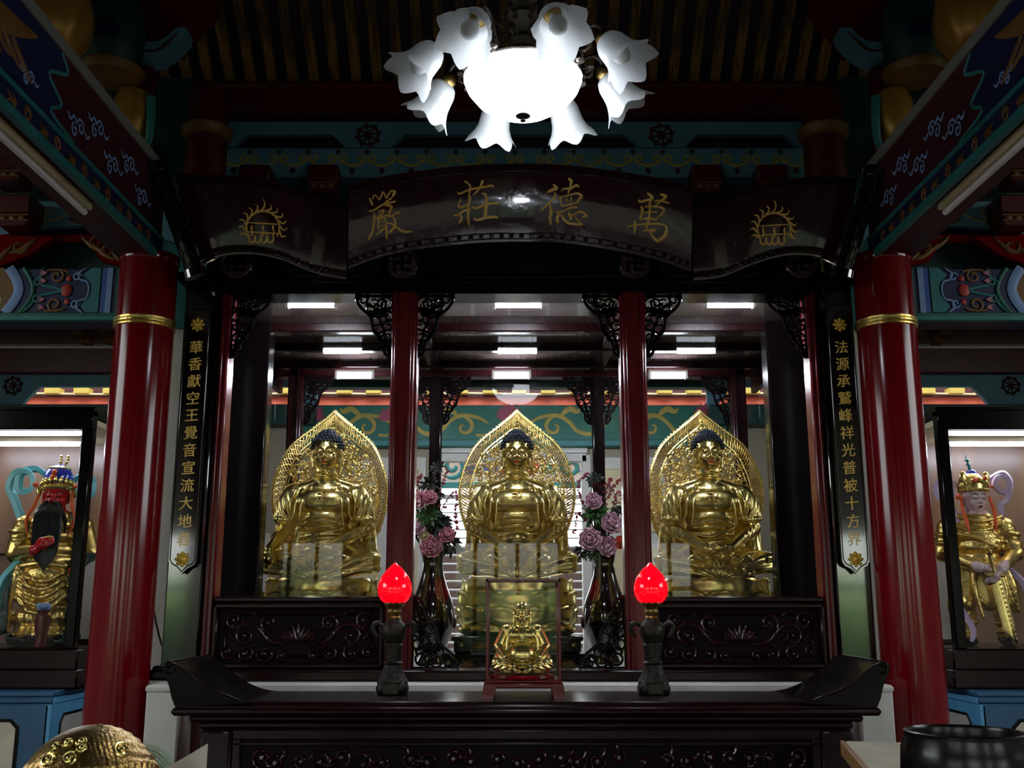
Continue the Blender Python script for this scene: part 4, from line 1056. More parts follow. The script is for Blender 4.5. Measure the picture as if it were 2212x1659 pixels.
# ================================================================== STATUES
def head_blob(mb, c, sc, yaw=0., pitch=0., ears=1.0, beardless=True):
    T0 = mb.T.copy()
    mb.T = T0 @ Matrix.Translation(c) @ Matrix.Rotation(yaw, 4, 'Z') @ Matrix.Rotation(pitch, 4, 'X') @ Matrix.Scale(sc, 4)
    # unit head: height about 1 (chin -0.5 .. crown +0.5), faces -y
    mb.ell((0, .06, .12), (.36, .43, .40), 20, 14); mb.ell((0, -.06, -.14), (.315, .33, .33), 20, 14); mb.ell((0, -.15, -.30), (.22, .22, .19), 16, 10)
    mb.ell((0, -.27, -.405), (.10, .09, .075), 12, 8)
    for s in (-1, 1):
        mb.ell((s * .185, -.235, -.13), (.12, .12, .13), 12, 8)          # cheeks
        mb.ell((s * .155, -.325, .045), (.095, .062, .05), 14, 8)        # eyelids
        cap(mb, (s * .05, -.365, .125), (s * .16, -.345, .165), .026, .026); cap(mb, (s * .16, -.345, .165), (s * .28, -.25, .12), .026, .02)
        if ears:
            mb.ell((s * .375, .05, .0), (.04, .10, .17), 10, 8); cap(mb, (s * .375, .03, -.1), (s * .36, .0, -.1 - .30 * ears), .045, .05)
        mb.ell((s * .055, -.405, -.115), (.045, .045, .038), 10, 8)
    cap(mb, (0, -.355, .10), (0, -.445, -.095), .034, .055)
    mb.ell((0, -.385, -.232), (.095, .05, .024), 12, 8); mb.ell((0, -.375, -.278), (.075, .05, .028), 12, 8)
    mb.T = T0
def face_parts(c, sc, par, lip='lip', yaw=0., pitch=0., brow='hair', lid=True):
    T = Matrix.Translation(c) @ Matrix.Rotation(yaw, 4, 'Z') @ Matrix.Rotation(pitch, 4, 'X') @ Matrix.Scale(sc, 4)
    q = MB(); q.T = T
    q.ell((-.0, -.425, -.236), (.085, .02, .018), 10, 6); q.ell((0, -.415, -.268), (.065, .02, .02), 10, 6); obj('lips', q, lip, par)
    q = MB(); q.T = T
    for s in (-1, 1):
        q.tube([(s * .07, -.372, .035), (s * .15, -.388, .018), (s * .235, -.338, .035)], [.008, .012, .006], 6, smooth=3)
        q.tube([(s * .05, -.39, .135), (s * .16, -.37, .178), (s * .285, -.265, .13)], [.008, .014, .005], 6, smooth=3)
    obj('brows_and_lashes', q, brow, par)
def hand_blob(mb, w, d, up, sc=1., curl=.5, side=1):
    """palm at w, fingers along d, back of the hand towards up"""
    d = Vector(d).normalized(); up = Vector(up).normalized(); up = (up - d * up.dot(d)).normalized(); sx = d.cross(up) * side
    W = Vector(w)
    cap(mb, W, W + d * .055 * sc, .026 * sc, .03 * sc)
    for k, (o, L) in enumerate(((-.030, .062), (-.010, .074), (.010, .07), (.029, .055))):
        a = W + d * .07 * sc + sx * o * sc; m_ = a + d * L * .5 * sc - up * .01 * curl * sc; e = a + d * L * (1 - .15 * curl) * sc - up * (.012 + .04 * curl) * sc
        cap(mb, a - d * .02 * sc, m_, .0125 * sc, .0115 * sc); cap(mb, m_, e, .0115 * sc, .009 * sc)
    t0 = W + d * .02 * sc - sx * .03 * sc; t1 = t0 + d * .035 * sc - sx * .022 * sc - up * .01 * sc
    cap(mb, t0, t1, .015 * sc, .012 * sc); cap(mb, t1, t1 + d * .03 * sc + sx * .006 * sc - up * .008 * sc, .012 * sc, .009 * sc)

def buddha_body(pose):
    q = MB()
    # trunk
    for z, rx, ry, y in ((.50, .22, .17, .04), (.58, .20, .15, .03), (.66, .175, .135, .02), (.74, .168, .13, .01), (.81, .182, .135, .01), (.88, .20, .14, .015), (.945, .205, .13, .02), (1.0, .17, .10, .03)):
        q.ell((0, y, z), (rx, ry, .085), 24, 10)
    for s in (-1, 1):
        q.ell((s * .05, -.078, .92), (.14, .062, .085), 20, 12); q.ell((s * .205, .02, .965), (.09, .09, .09), 14, 10)
        cap(q, (s * .05, .035, 1.06), (s * .20, .025, .99), (.07, .065, .04), (.085, .08, .065))
    q.ell((0, -.07, .66), (.125, .075, .10), 16, 10)
    cap(q, (0, .03, 1.0), (0, .015, 1.17), .088, .08)
    for z in (1.092, 1.122): q.ell((0, .008, z), (.093, .090, .014), 20, 6)      # neck rings
    head_blob(q, (0, -.005, 1.275), .265, pitch=.10, ears=1.0)
    # arms
    for s in (-1, 1):
        lower = pose == 'touch' and s < 0
        el = (s * .295, .01, .745) if not lower else (s * .30, .03, .72)
        wr = (s * .085, -.225, .585) if not lower else (s * .335, -.21, .575)
        cap(q, (s * .225, .02, .95), el, .08, .062); cap(q, el, wr, .056, .036)
        if lower: hand_blob(q, wr, (.05, -.35, -.8), (0, -1, .3), .95, .1, -1)
        else: hand_blob(q, (wr[0] * .9, wr[1] - .01, wr[2] - .01 + (.02 if s > 0 else 0)), (-s, -.15, -.05), (0, -.3, -1), .95, .25, s)
        # sleeve: falls from the shoulder, open at the elbow
        chain(q, [(s * .225, .01, .97), (s * .265, .0, .90), (s * .285, .0, .82)], (.085, .075))
        chain(q, [(s * .20, -.05, .80), (s * .255, -.085, .79), (s * .325, -.06, .80), (s * .35, .02, .80)], .016)
        chain(q, [(s * .30, .05, .80), (s * .315, .06, .68), (s * .325, .05, .58)], (.05, .05))
        chain(q, [(s * .17, .05, .80), (s * .20, .07, .66), (s * .24, .05, .53)], (.045, .06))
        # robe edge over the chest
        chain(q, [(s * .085, .0, 1.055), (s * .115, -.075, 1.0), (s * .14, -.125, .92), (s * .145, -.14, .84), (s * .155, -.13, .75)], .010)
        chain(q, [(s * .125, .0, 1.04), (s * .16, -.06, .99), (s * .185, -.105, .92), (s * .19, -.12, .84), (s * .21, -.10, .78)], .010)
        for e in range(3): chain(q, [(s * (.20 + .03 * e), -.06, 1.0 - .02 * e), (s * (.225 + .03 * e), -.085 + .02 * e, .92), (s * (.225 + .035 * e), -.085 + .03 * e, .82)], .009)
        # legs, crossed
        cap(q, (s * .14, .06, .51), (s * .345, -.11, .495), (.13, .14, .11), (.085, .095, .078))
        cap(q, (s * .345, -.11, .485), (-s * .02, -.26, .455), (.085, .09, .07), (.07, .06, .055))
        q.ell((s * .15, -.27, .51), (.085, .04, .03), 12, 8)
    q.ell((0, -.08, .425), (.33, .20, .05), 24, 8)
    q.ell((0, -.28, .415), (.20, .06, .05), 16, 8)
    # sash
    for z, y in ((.80, .0), (.77, .004)): chain(q, [(-.165, -.09 + y, z - .04), (-.09, -.145 + y, z), (0, -.155 + y, z + .012), (.09, -.145 + y, z), (.165, -.09 + y, z - .04)], .010)
    for i, z in enumerate((.74, .71, .68, .65, .62)): chain(q, [(-.15, -.10, z - .01), (0, -.152, z - .012 * (i % 2)), (.15, -.10, z + .012)], .0075)
    if pose != 'touch': chain(q, [(-.15, -.10, .70), (-.05, -.155, .665), (.06, -.16, .70), (.15, -.11, .74)], .010)
    def disp(co, nr):
        x, y, z = co.T; m_ = np.clip((.575 - z) / .05, 0, 1) * np.clip((-y + .12) / .1, 0, 1)
        a = np.arctan2(z - .36, np.abs(x) + .02)
        f = np.sin(a * 26 + np.abs(x) * 9 + .8 * np.sin(x * 14))
        d = m_ * .0105 * f * np.clip(np.hypot(x, z - .36) / .14, .25, 1)
        s_ = np.clip((np.abs(x) - .19) / .04, 0, 1) * np.clip((z - .62) / .1, 0, 1) * np.clip((1.0 - z) / .1, 0, 1)
        d += s_ * .004 * np.sin((np.abs(x) * 1.2 - z * .35 + y * .6) * 120)
        return d
    return fuse(q, .0062, 2, disp)
def curls(par):
    q = MB(); c = Vector((0, .018, 1.306))
    q.ell((0, .034, 1.31), (.108, .108, .108), 24, 16); q.ell((0, .018, 1.40), (.058, .06, .042), 16, 10)
    for j in range(9):
        ph = math.radians(4 + j * 10.5); n = max(1, int(30 * math.cos(ph)))
        for i in range(n):
            a = 2 * PI * (i + .5 * (j % 2)) / n
            p = (c.x + .114 * math.cos(ph) * math.cos(a), c.y + .124 * math.cos(ph) * math.sin(a), c.z + .120 * math.sin(ph))
            if p[1] < -.045 and p[2] < 1.352: continue
            q.ell(p, .0115, 7, 5)
    for j in range(4):
        ph = math.radians(8 + j * 22); n = max(1, int(17 * math.cos(ph)))
        for i in range(n):
            a = 2 * PI * i / n; q.ell((.06 * math.cos(ph) * math.cos(a), .018 + .062 * math.cos(ph) * math.sin(a), 1.40 + .044 * math.sin(ph)), .0115, 7, 5)
    v = [(p[0], p[1], p[2]) for p in q.v]
    return obj('hair', q, 'hair', par)
HALO = [(.0, 1.625), (.05, 1.578), (.128, 1.515), (.266, 1.40), (.342, 1.295), (.397, 1.15), (.42, 1.02), (.41, .885), (.375, .765), (.33, .67), (.28, .55)]
def halo_pt(x, z): return (x, .26 - .55 * x * x, z)
def halo(par):
    right = catmull([(x, 0, z) for x, z in HALO], 6); ro = [(p.x, p.z) for p in right]
    def off(d):
        o = []
        for i, (x, z) in enumerate(ro):
            a = ro[max(i - 1, 0)]; b_ = ro[min(i + 1, len(ro) - 1)]; t_ = Vector((b_[0] - a[0], b_[1] - a[1])).normalized(); n_ = Vector((t_.y, -t_.x)) * -1
            o.append((max(0, x - abs(d) * abs(t_.y) - (0 if i else 0)), z - d * max(0, t_.x) * 1.0 - (d * .75 if i == 0 else 0)))
        return o
    h = None
    q = MB()
    for r_, w in ((ro, .009), (off(.075), .007), (off(.095), .005)):
        q.tube([halo_pt(-x, z) for x, z in reversed(r_)] + [halo_pt(x, z) for x, z in r_[1:]], w, 6)
    h = obj('halo', q, 'gold', par)
    q = MB(); ri = off(.075); N = len(ro)
    for s in (-1, 1):
        for i in range(0, N - 3, 1):
            a = ri[min(i + 3, N - 1)]; c = ro[i]; m1 = ((a[0] * .65 + c[0] * .35) + .006, a[1] * .65 + c[1] * .35 + .004); m2 = ((a[0] * .3 + c[0] * .7), a[1] * .3 + c[1] * .7 - .012)
            q.tube([halo_pt(s * x, z) for x, z in (a, m1, m2, c)], [.004, .0065, .006, .004], 5, smooth=2)
            if i % 2 == 0:
                a2 = ri[i]; c2 = ro[min(i + 2, N - 1)]; q.tube([halo_pt(s * a2[0], a2[1]), halo_pt(s * (a2[0] + c2[0]) / 2, (a2[1] + c2[1]) / 2 + .01), halo_pt(s * c2[0], c2[1])], [.003, .005, .003], 5)
        for i in range(0, N, 1):
            q.ell(halo_pt(s * (ro[i][0] + .004), ro[i][1] + .004), (.009, .008, .013), 6, 4)
    obj('flame_border', q, 'gold_rough', h)
    q = MB(); rnd = random.Random(11)
    inner = off(.10)
    def hwid(z):
        for i in range(len(inner) - 1):
            (x0, z0), (x1, z1) = inner[i], inner[i + 1]
            if z1 <= z <= z0: return x0 + (x1 - x0) * ((z0 - z) / max(1e-6, z0 - z1))
        return 0
    z = .52
    while z < 1.47:
        w = hwid(z); k = int(w / .043)
        for i in range(k + 1):
            x = (i + .5 * (int(z * 100) % 2)) * .043 + .012
            if x > w: continue
            if x < .12 and z < 1.0: continue
            for s in (-1, 1):
                cx, cz = x + rnd.uniform(-.008, .008), z + rnd.uniform(-.01, .01); r = rnd.uniform(.02, .034)
                sp_ = spiral(cx, cz, r, r * .25, rnd.uniform(0, 6), rnd.choice((-1, 1)) * 1.2, 10)
                dy = rnd.uniform(-.02, .0)
                q.tube([tuple(Vector(halo_pt(s * px, pz)) + Vector((0, dy, 0))) for px, pz in sp_], [.0065, .004], 5)
                q.ell(tuple(Vector(halo_pt(s * cx, cz)) + Vector((0, dy - .006, 0))), .008, 6, 4)
                a = rnd.uniform(0, 6.28)
                q.ell(tuple(Vector(halo_pt(s * (cx + .03 * math.cos(a)), cz + .03 * math.sin(a))) + Vector((0, dy - .004, 0))), (.02, .007, .008), 7, 5, rot=Matrix.Rotation(rnd.uniform(0, 3), 3, 'Y'))
        z += .040
    obj('scrollwork', q, 'gold_rough', h)
    q = MB()   # small seated figure at the tip
    y0 = .215
    q.ell((0, y0, 1.465), (.034, .025, .012), 12, 6); q.ell((0, y0, 1.49), (.022, .018, .026), 10, 8); q.ell((0, y0 - .003, 1.525), (.013, .013, .016), 10, 8); q.ell((0, y0, 1.54), (.007, .007, .008), 8, 6)
    for s in (-1, 1): cap(q, (s * .02, y0, 1.505), (s * .028, y0 - .008, 1.482), .008, .007); cap(q, (s * .028, y0 - .008, 1.482), (0, y0 - .025, 1.478), .007, .006)
    obj('small_seated_figure', q, 'gold', h)
    return h
def lotus_base(par, r=.34, H=.385):
    q = MB(); q.lathe([(r * .75, 0), (r * .9, .03), (r * .86, .08), (r * .95, .18), (r * 1.0, H - .02), (r * .97, H), (.02, H)], 40)
    for row, (z0, rr, L, w) in enumerate(((.215, .33, .175, .30), (.12, .345, .19, .31), (.03, .345, .18, .30), (-.0, .36, .09, .26))):
        rot_add(q, 10, lambda m, k: petal(m, rr, z0, L, w, .42 + .08 * row, .035, .014, .16), PI / 10 * (row % 2))
    return obj('lotus_base', q, 'gold', par)
BUDDHAS = []
GR = 'three golden seated statues'
def pedestal(x, y, label):
    t_ = thing('statue_pedestal', label, 'pedestal', (x, y, 1.12), group='statue pedestals')
    q = MB(); q.box(-.48, .48, -.42, .40, 0, .11, .012); q.box(-.50, .50, -.44, .42, .095, .118, .008); q.box(-.42, .42, -.37, .36, .118, .215, .012); q.box(-.435, .435, -.385, .38, .20, .225, .006)
    obj('step', q, 'black', t_)
    q = MB()
    for z0, y_, xs in ((.035, -.42, (-.33, .33, 0)), (.145, -.37, (-.25, .25, 0))):
        q.at((0, y_, z0))
        for x_ in xs:
            for k in range(7):
                a = PI * (.05 + .9 * k / 6); q.stroke([(x_, 0), (x_ + .035 * math.cos(a), .03 * math.sin(a) + .005), (x_ + .075 * math.cos(a), .05 * math.sin(a))], [.008, .014, .003], .008)
            for f in (-1, 1): q.stroke(spiral(x_ + f * .085, .012, .018, .004, 0, 1.1 * f, 10), .008, .006, smooth=0)
        for f in (-1, 1): q.ell((f * (abs(xs[0]) + .125) if z0 < .1 else f * .37, 0, .025), (.016, .008, .016), 8, 6)
    obj('gilded_lotus', q, 'gold_dark', t_)
    return t_
for x, l in ((XS - .004, 'middle'), (-1.335, 'left'), (1.415, 'right')):
    pedestal(x, 7.36, 'black stepped pedestal with gilded lotus under the %s golden statue' % l)
proto = {}
for pose, x, lab in (('bowl', XS - .004, 'golden seated statue with open halo holding a bowl in its lap, middle bay'),
                     ('touch', -1.335, 'golden seated statue with one arm lowered to the knee, left bay'),
                     ('rest', 1.415, 'golden seated statue with both hands resting in its lap, right bay')):
    t_ = thing('seated_buddha', lab, 'statue', (x, 7.36, 1.345), group=GR)
    B_ = buddha_body(pose)
    obj('body', B_, 'gold', t_, smooth=180)
    if not proto:
        proto['hair'] = curls(t_); face_parts((0, -.005, 1.275), .265, t_, pitch=.10, brow='gold_dark')
        q = MB().at((0, -.134, .945), rx=-.2); manji(q, 0, 0, .029, .009, .012); proto['m'] = obj('manji', q, 'gold_dark', t_)
        proto['h'] = halo(t_); proto['l'] = lotus_base(t_)
        q = MB().at((0, -.245, .565)); q.lathe([(.035, 0), (.065, .01), (.098, .05), (.105, .085), (.098, .105), (.106, .112), (.1, .118), (.088, .112), (.08, .07), (.02, .04)], 28)
        q.lathe([(.107, .07), (.110, .076), (.107, .082)], 28); obj('alms_bowl', q, 'gold', t_)
        first = t_
    else:
        def kids(a, b_):
            for ch in [o for o in COL.objects if o.parent == a]:
                if ch.name.split('.')[0] in ('body', 'alms_bowl'): continue
                c = ch.copy(); COL.objects.link(c); c.parent = b_; kids(ch, c)
        kids(first, t_)

# ---- generic helper for ribbons
def ribbon(par, pts, w, m, name='ribbon', th=.006, sm=6):
    q = MB(); P = catmull(pts, sm); n = len(P) - 1
    def fn(u, v):
        x = u * n; k = min(int(x), n - 1); p = P[k].lerp(P[k + 1], x - k); t_ = (P[min(k + 1, n)] - P[k]).normalized(); s_ = t_.cross(Vector((.35, 1, .2))).normalized()
        s2 = (Vector((0, 1, 0)) * .55 + s_ * .8).normalized(); ww = w * (1 if u < .9 else 1 - (u - .9) * 6)
        return tuple(p + s2 * (v - .5) * ww + t_.cross(s2) * .18 * w * math.cos((v - .5) * PI * 2))
    q.grid(fn, n, 4, th); return obj(name, q, m, par)

# ---- left guardian: red face, long black beard
def guardian_left():
    t_ = thing('guardian_statue', 'red-faced guardian statue with long black beard in the left case', 'statue', (-3.40, 7.68, 1.262), rz=.12)
    q = MB()
    for z, rx, ry, y in ((.06, .26, .20, 0), (.2, .25, .19, 0), (.35, .235, .18, -.01), (.5, .21, .165, -.01), (.6, .185, .15, 0), (.68, .17, .135, 0), (.78, .18, .135, 0), (.86, .185, .125, .01), (.92, .14, .10, .02)):
        q.ell((0, y, z), (rx, ry, .11 if z < .6 else .08), 24, 10)
    cap(q, (0, .01, .92), (0, 0, 1.02), .07, .07)
    head_blob(q, (0, -.01, 1.075), .235, yaw=.12, pitch=.12, ears=.3)
    for s in (-1, 1):
        q.ell((s * .20, .0, .86), (.085, .095, .08), 14, 8)
    cap(q, (-.21, 0, .85), (-.24, -.03, .66), .085, .075); cap(q, (-.24, -.03, .66), (-.05, -.22, .67), .055, .04)
    hand_blob(q, (-.03, -.235, .675), (.7, -.3, .55), (0, -1, 0), .95, .9, 1)
    cap(q, (.21, 0, .85), (.27, .02, .66), .075, .065); cap(q, (.27, .02, .66), (.25, -.16, .58), .055, .045)
    hand_blob(q, (.25, -.18, .57), (0, -.8, -.5), (0, 0, 1), .9, .6, -1)
    # skirt apron and drapes
    for i in range(5): chain(q, [(-.17, -.12, .52 - .045 * i), (-.07, -.19, .47 - .055 * i), (.04, -.20, .455 - .055 * i), (.15, -.13, .52 - .045 * i)], .016)
    for s in (-1, 1): chain(q, [(s * .19, -.09, .55), (s * .22, -.14, .35), (s * .24, -.14, .12)], (.03, .045))
    chain(q, [(-.15, -.14, .56), (.0, -.175, .58), (.15, -.14, .56)], .026)
    q.ell((-.11, -.16, .035), (.08, .13, .045), 12, 8); q.ell((.11, -.16, .035), (.08, .13, .045), 12, 8)
    for zz in (.82, .76, .70): chain(q, [(-.315, .0, zz), (-.25, -.085, zz - .01), (-.17, -.08, zz)], .012)
    B_ = fuse(q, .0075, 2, lambda co, nr: np.where(co[:, 2] < .5, .004 * np.sin(co[:, 0] * 95 + co[:, 2] * 12), 0))
    def pm(x, y, z):
        if z > .955 and z < 1.4: return 0
        if -.08 < x < .09 and y < -.2 and .62 < z < .76: return 0
        if x > .14 and y < -.2 and z < .62 and z > .5: return 0
        if x > .17 and z < .66: return 2
        if abs(x) > .205 and z < .5: return 2
        if z < .08 and y < -.1: return 3
        return 1
    paint(B_, pm)
    obj('body', B_, ['skin_red', 'gold_rough', 'robe_green', 'black'], t_, smooth=180)
    face_parts((0, -.01, 1.075), .235, t_, lip='maroon', yaw=.12, pitch=.12, brow='black')
    q = MB()
    for i in range(13):
        x = (i - 6) * .0098; r = random.Random(i)
        q.tube([(x * 1.0, -.09 - .012 * (6 - abs(i - 6)) / 6, 1.015), (x * 1.35, -.15, .93), (x * 1.4 + .01, -.19, .8), (x * 1.2 + .015, -.215, .66), (x * .8 + .02, -.215, .52 + .012 * abs(i - 6))], [.012, .019, .02, .017, .004], 7, smooth=4)
    for s in (-1, 1): q.tube([(s * .02, -.115, 1.035), (s * .06, -.115, 1.0), (s * .10, -.09, .9), (s * .11, -.10, .8)], [.008, .012, .016, .003], 6, smooth=3)
    obj('beard', q, 'beard', t_)
    c = thing('x', None, None); bpy.data.objects.remove(c)
    q = MB().at((0, .01, 1.15), rz=.12); q.lathe([(.095, -.01), (.102, .03), (.10, .09), (.075, .14), (.03, .165), (.01, .17)], 24); hel = obj('helmet', q, 'cobalt', t_)
    q = MB().at((0, .01, 1.15), rz=.12)
    q.lathe([(.112, -.025), (.118, -.01), (.108, .015), (.1, .02)], 28); q.lathe([(.082, .13), (.085, .14), (.07, .148)], 24)
    for k in range(9):
        a = -PI / 2 + (k - 4) * .33; q.ell((.112 * math.cos(a), .112 * math.sin(a), .022 + .012 * (4 - abs(k - 4)) / 2), (.016, .016, .026), 8, 6)
    for s in (-1, 1):
        q.ell((s * .125, -.02, -.04), (.02, .02, .045), 10, 8); q.tube([(.02 + s * .018, 0, .165), (.03 + s * .022, 0, .2), (.03 + s * .026, 0, .235)], [.008, .011, .006], 6)
        for zz in (.19, .21, .23): q.ell((.03 + s * .024, -.008, zz), .011, 8, 6)
    obj('crown', q, 'gold', hel)
    q = MB().at((0, .01, 1.15), rz=.12)
    for p, r in (((-.02, -.105, .06), .024), ((-.015, -.10, .10), .02), ((-.15, -.03, .01), .02), ((.13, -.06, .0), .015)): q.ell(p, r, 10, 8)
    obj('pompom', q, 'orange', hel)
    q = MB()
    for s in (-1, 1): q.tube([(s * .115, -.02, 1.11), (s * .135, -.06, 1.0), (s * .17, -.09, .9), (s * .14 , -.12, .78)], [.008, .012, .012, .004], 6, smooth=3)
    obj('cheek_tassel', q, 'orange', t_)
    for pts in ([(-.09, .04, 1.22), (-.17, .02, 1.28), (-.27, .0, 1.24), (-.26, -.02, 1.12), (-.18, -.02, 1.14), (-.20, -.01, 1.24), (-.30, .0, 1.25), (-.34, .0, 1.15), (-.29, -.02, 1.05), (-.23, -.04, .93), (-.2, -.05, .84)],
                [(.09, .04, 1.2), (.16, .02, 1.24), (.24, .0, 1.20), (.25, -.02, 1.1), (.19, -.02, 1.08), (.15, -.02, 1.14), (.19, .0, 1.2)],
                [(.22, .0, 1.03), (.17, -.02, .98), (.16, -.03, .88), (.2, -.03, .78)],
                [(.22, -.05, .6), (.25, -.12, .45), (.22, -.15, .28), (.25, -.16, .1)], [(-.2, -.05, .6), (-.29, -.1, .45), (-.3, -.13, .25), (-.27, -.16, .1)]):
        ribbon(t_, pts, .055, 'ribbon_teal')
    return t_
guardian_left()
# ---- right guardian: pale face, gold armour, sword pointed down
def guardian_right():
    t_ = thing('guardian_statue', 'pale-faced guardian statue in gold armour with a downward sword in the right case', 'statue', (3.44, 7.68, 1.262), rz=-.10)
    q = MB()
    for z, rx, ry, y in ((.55, .17, .13, 0), (.62, .165, .14, -.01), (.70, .175, .15, -.02), (.77, .18, .145, -.015), (.84, .18, .125, 0), (.90, .14, .10, .01)): q.ell((0, y, z), (rx, ry, .085), 24, 10)
    cap(q, (0, .01, .90), (0, -.0, 1.0), .066, .062)
    head_blob(q, (0, -.01, 1.06), .225, yaw=.22, pitch=.10, ears=.4)
    for s in (-1, 1):
        q.ell((s * .19, .0, .85), (.09, .095, .075), 14, 8)
        cap(q, (s * .09, 0, .52), (s * .125, -.03, .30), .095, .075); cap(q, (s * .125, -.03, .30), (s * .13, .0, .06), .07, .05)
        q.ell((s * .135, -.06, .035), (.055, .11, .04), 12, 8)
        q.ell((s * .125, -.08, .30), (.055, .035, .05), 10, 8)
        chain(q, [(s * .16, -.02, .56), (s * .20, -.05, .42), (s * .23, -.02, .26)], (.05, .03))
        for zz in (.22, .16, .10): chain(q, [(s * .06, -.03, zz), (s * .13, -.075, zz), (s * .19, -.02, zz)], .012)
    cap(q, (.20, 0, .84), (.23, -.08, .66), .08, .07); cap(q, (.23, -.08, .66), (.07, -.23, .53), .055, .04); hand_blob(q, (.06, -.24, .52), (-.6, -.2, -.5), (0, -1, .3), .9, .9, -1)
    cap(q, (-.20, 0, .84), (-.25, -.02, .66), .08, .07); cap(q, (-.25, -.02, .66), (-.07, -.21, .55), .055, .04); hand_blob(q, (-.05, -.22, .55), (.7, -.2, -.3), (0, -1, .3), .9, .9, 1)
    chain(q, [(-.17, -.10, .58), (0, -.175, .56), (.17, -.10, .58)], .03)
    for pts in ([(-.17, -.09, .86), (-.06, -.13, .80), (.07, -.15, .74), (.17, -.10, .74)], [(.16, -.08, .88), (.06, -.13, .83), (-.04, -.14, .82)], [(-.18, -.09, .80), (-.05, -.155, .76), (.08, -.165, .70)], [(-.16, -.10, .92), (0, -.13, .885), (.16, -.09, .92)]): chain(q, pts, .014)
    for s in (-1, 1):
        for zz in (.80, .74, .68): chain(q, [(s * .30, .0, zz), (s * .27, -.10, zz - .01), (s * .2, -.12, zz)], .013)
    q.ell((0, -.13, .40), (.10, .045, .16), 14, 10); chain(q, [(-.09, -.14, .52), (-.10, -.17, .38), (-.06, -.17, .2)], (.02, .014)); chain(q, [(.09, -.14, .52), (.12, -.15, .36), (.08, -.16, .2)], (.02, .014))
    B_ = fuse(q, .0075, 2, lambda co, nr: np.where((co[:, 2] < .88), .0014 * np.sin(co[:, 0] * 230) * np.sin(co[:, 2] * 230), 0))
    def pm(x, y, z):
        if z > .945: return 0
        if abs(x) < .13 and y < -.21 and .44 < z < .60: return 0
        if z < .06: return 2
        return 1
    paint(B_, pm)
    obj('body', B_, ['skin_pale', 'gold_rough', 'black'], t_, smooth=180)
    face_parts((0, -.01, 1.06), .225, t_, lip='maroon', yaw=.22, pitch=.10, brow='black')
    q = MB().at((0, .0, 1.13), rz=.22); q.lathe([(.10, -.02), (.105, .02), (.095, .07), (.06, .11), (.03, .125)], 24)
    for k in range(11):
        a = -PI / 2 + (k - 5) * .27; q.ell((.104 * math.cos(a), .104 * math.sin(a), .02 + .008 * (5 - abs(k - 5))), (.014, .014, .024), 8, 6); q.ell((.108 * math.cos(a), .108 * math.sin(a), -.01), .011, 8, 6)
    for s in (-1, 1): q.ell((s * .09, -.05, .085), (.03, .012, .045), 10, 8)
    hel = obj('crown', q, 'gold', t_)
    q = MB().at((0, .0, 1.13), rz=.22); q.ell((0, -.01, .115), (.04, .04, .035), 14, 8); obj('blue_dome', q, 'cobalt', hel)
    q = MB().at((0, .0, 1.13), rz=.22); q.tube([(0, 0, .14), (-.012, 0, .19), (-.03, 0, .26)], [.014, .01, .003], 8); q.ell((-.012, 0, .185), (.018, .018, .01), 8, 6); q.ell((-.02, 0, .22), (.02, .02, .01), 8, 6); obj('plume', q, 'teal', hel)
    q = MB().at((0, .0, 1.13), rz=.22)
    for p, r in (((-.03, -.105, .06), .018), ((.05, -.10, .075), .017), ((.16, -.03, .02), .018), ((-.135, -.04, -.06), .022)): q.ell(p, r, 10, 8)
    q.ell((.125, -.03, .02), (.03, .006, .006), 8, 6); obj('pompom', q, 'orange', hel)
    q = MB()
    for s in (-1, 1): q.tube([(s * .10, -.05, 1.07), (s * .11, -.09, .97), (s * .10, -.13, .87), (s * .095, -.15, .80)], [.008, .013, .014, .003], 6, smooth=3)
    obj('cheek_tassel', q, 'orange', t_)
    q = MB(); a, b_ = Vector((.02, -.245, .50)), Vector((.10, -.255, .02)); d = (b_ - a)
    q.grid(lambda u, v: tuple(a + d * u + Vector((1, 0, .16)) * ((v - .5) * (.085 if u < .8 else .085 * (1 - (u - .8) / .2 * .97))) + Vector((0, -.014 * math.sin(PI * v), 0))), 16, 4, -.012)
    sw = obj('sword', q, 'gold', t_)
    q = MB(); q.tube([a + Vector((-.02, 0, .14)), a], [.016, .02], 10); q.box(a.x - .07, a.x + .07, a.y - .02, a.y + .02, a.z - .02, a.z + .02, .008); q.ell(tuple(a + Vector((-.022, 0, .15))), .024, 10, 8); obj('sword_hilt', q, 'gold_dark', sw)
    q = MB()
    for k in range(14): q.ell(tuple(a + d * (.08 + k * .065) + Vector((.022, -.02, 0))), (.006, .006, .009), 6, 4)
    obj('blade_bead', q, 'gold_rough', sw)
    for pts in ([(.09, .04, 1.15), (.16, .02, 1.22), (.24, .0, 1.25), (.27, -.02, 1.17), (.22, -.02, 1.10), (.16, -.01, 1.16), (.20, 0, 1.23), (.28, .0, 1.20), (.24, -.03, 1.06), (.18, -.05, 1.0), (.17, -.08, .9)],
                [(-.1, .04, 1.16), (-.18, .02, 1.2), (-.26, 0, 1.15), (-.24, -.02, 1.06), (-.16, -.02, 1.08), (-.15, -.01, 1.15)],
                [(-.23, .0, 1.02), (-.17, -.05, .98), (-.15, -.1, .88)], [(-.17, -.06, .55), (-.23, -.1, .42), (-.2, -.12, .28), (-.13, -.15, .12), (-.15, -.16, .03)], [(.18, -.06, .55), (.26, -.1, .45), (.3, -.1, .3)]):
        ribbon(t_, pts, .045, 'ribbon_lilac')
    return t_
guardian_right()

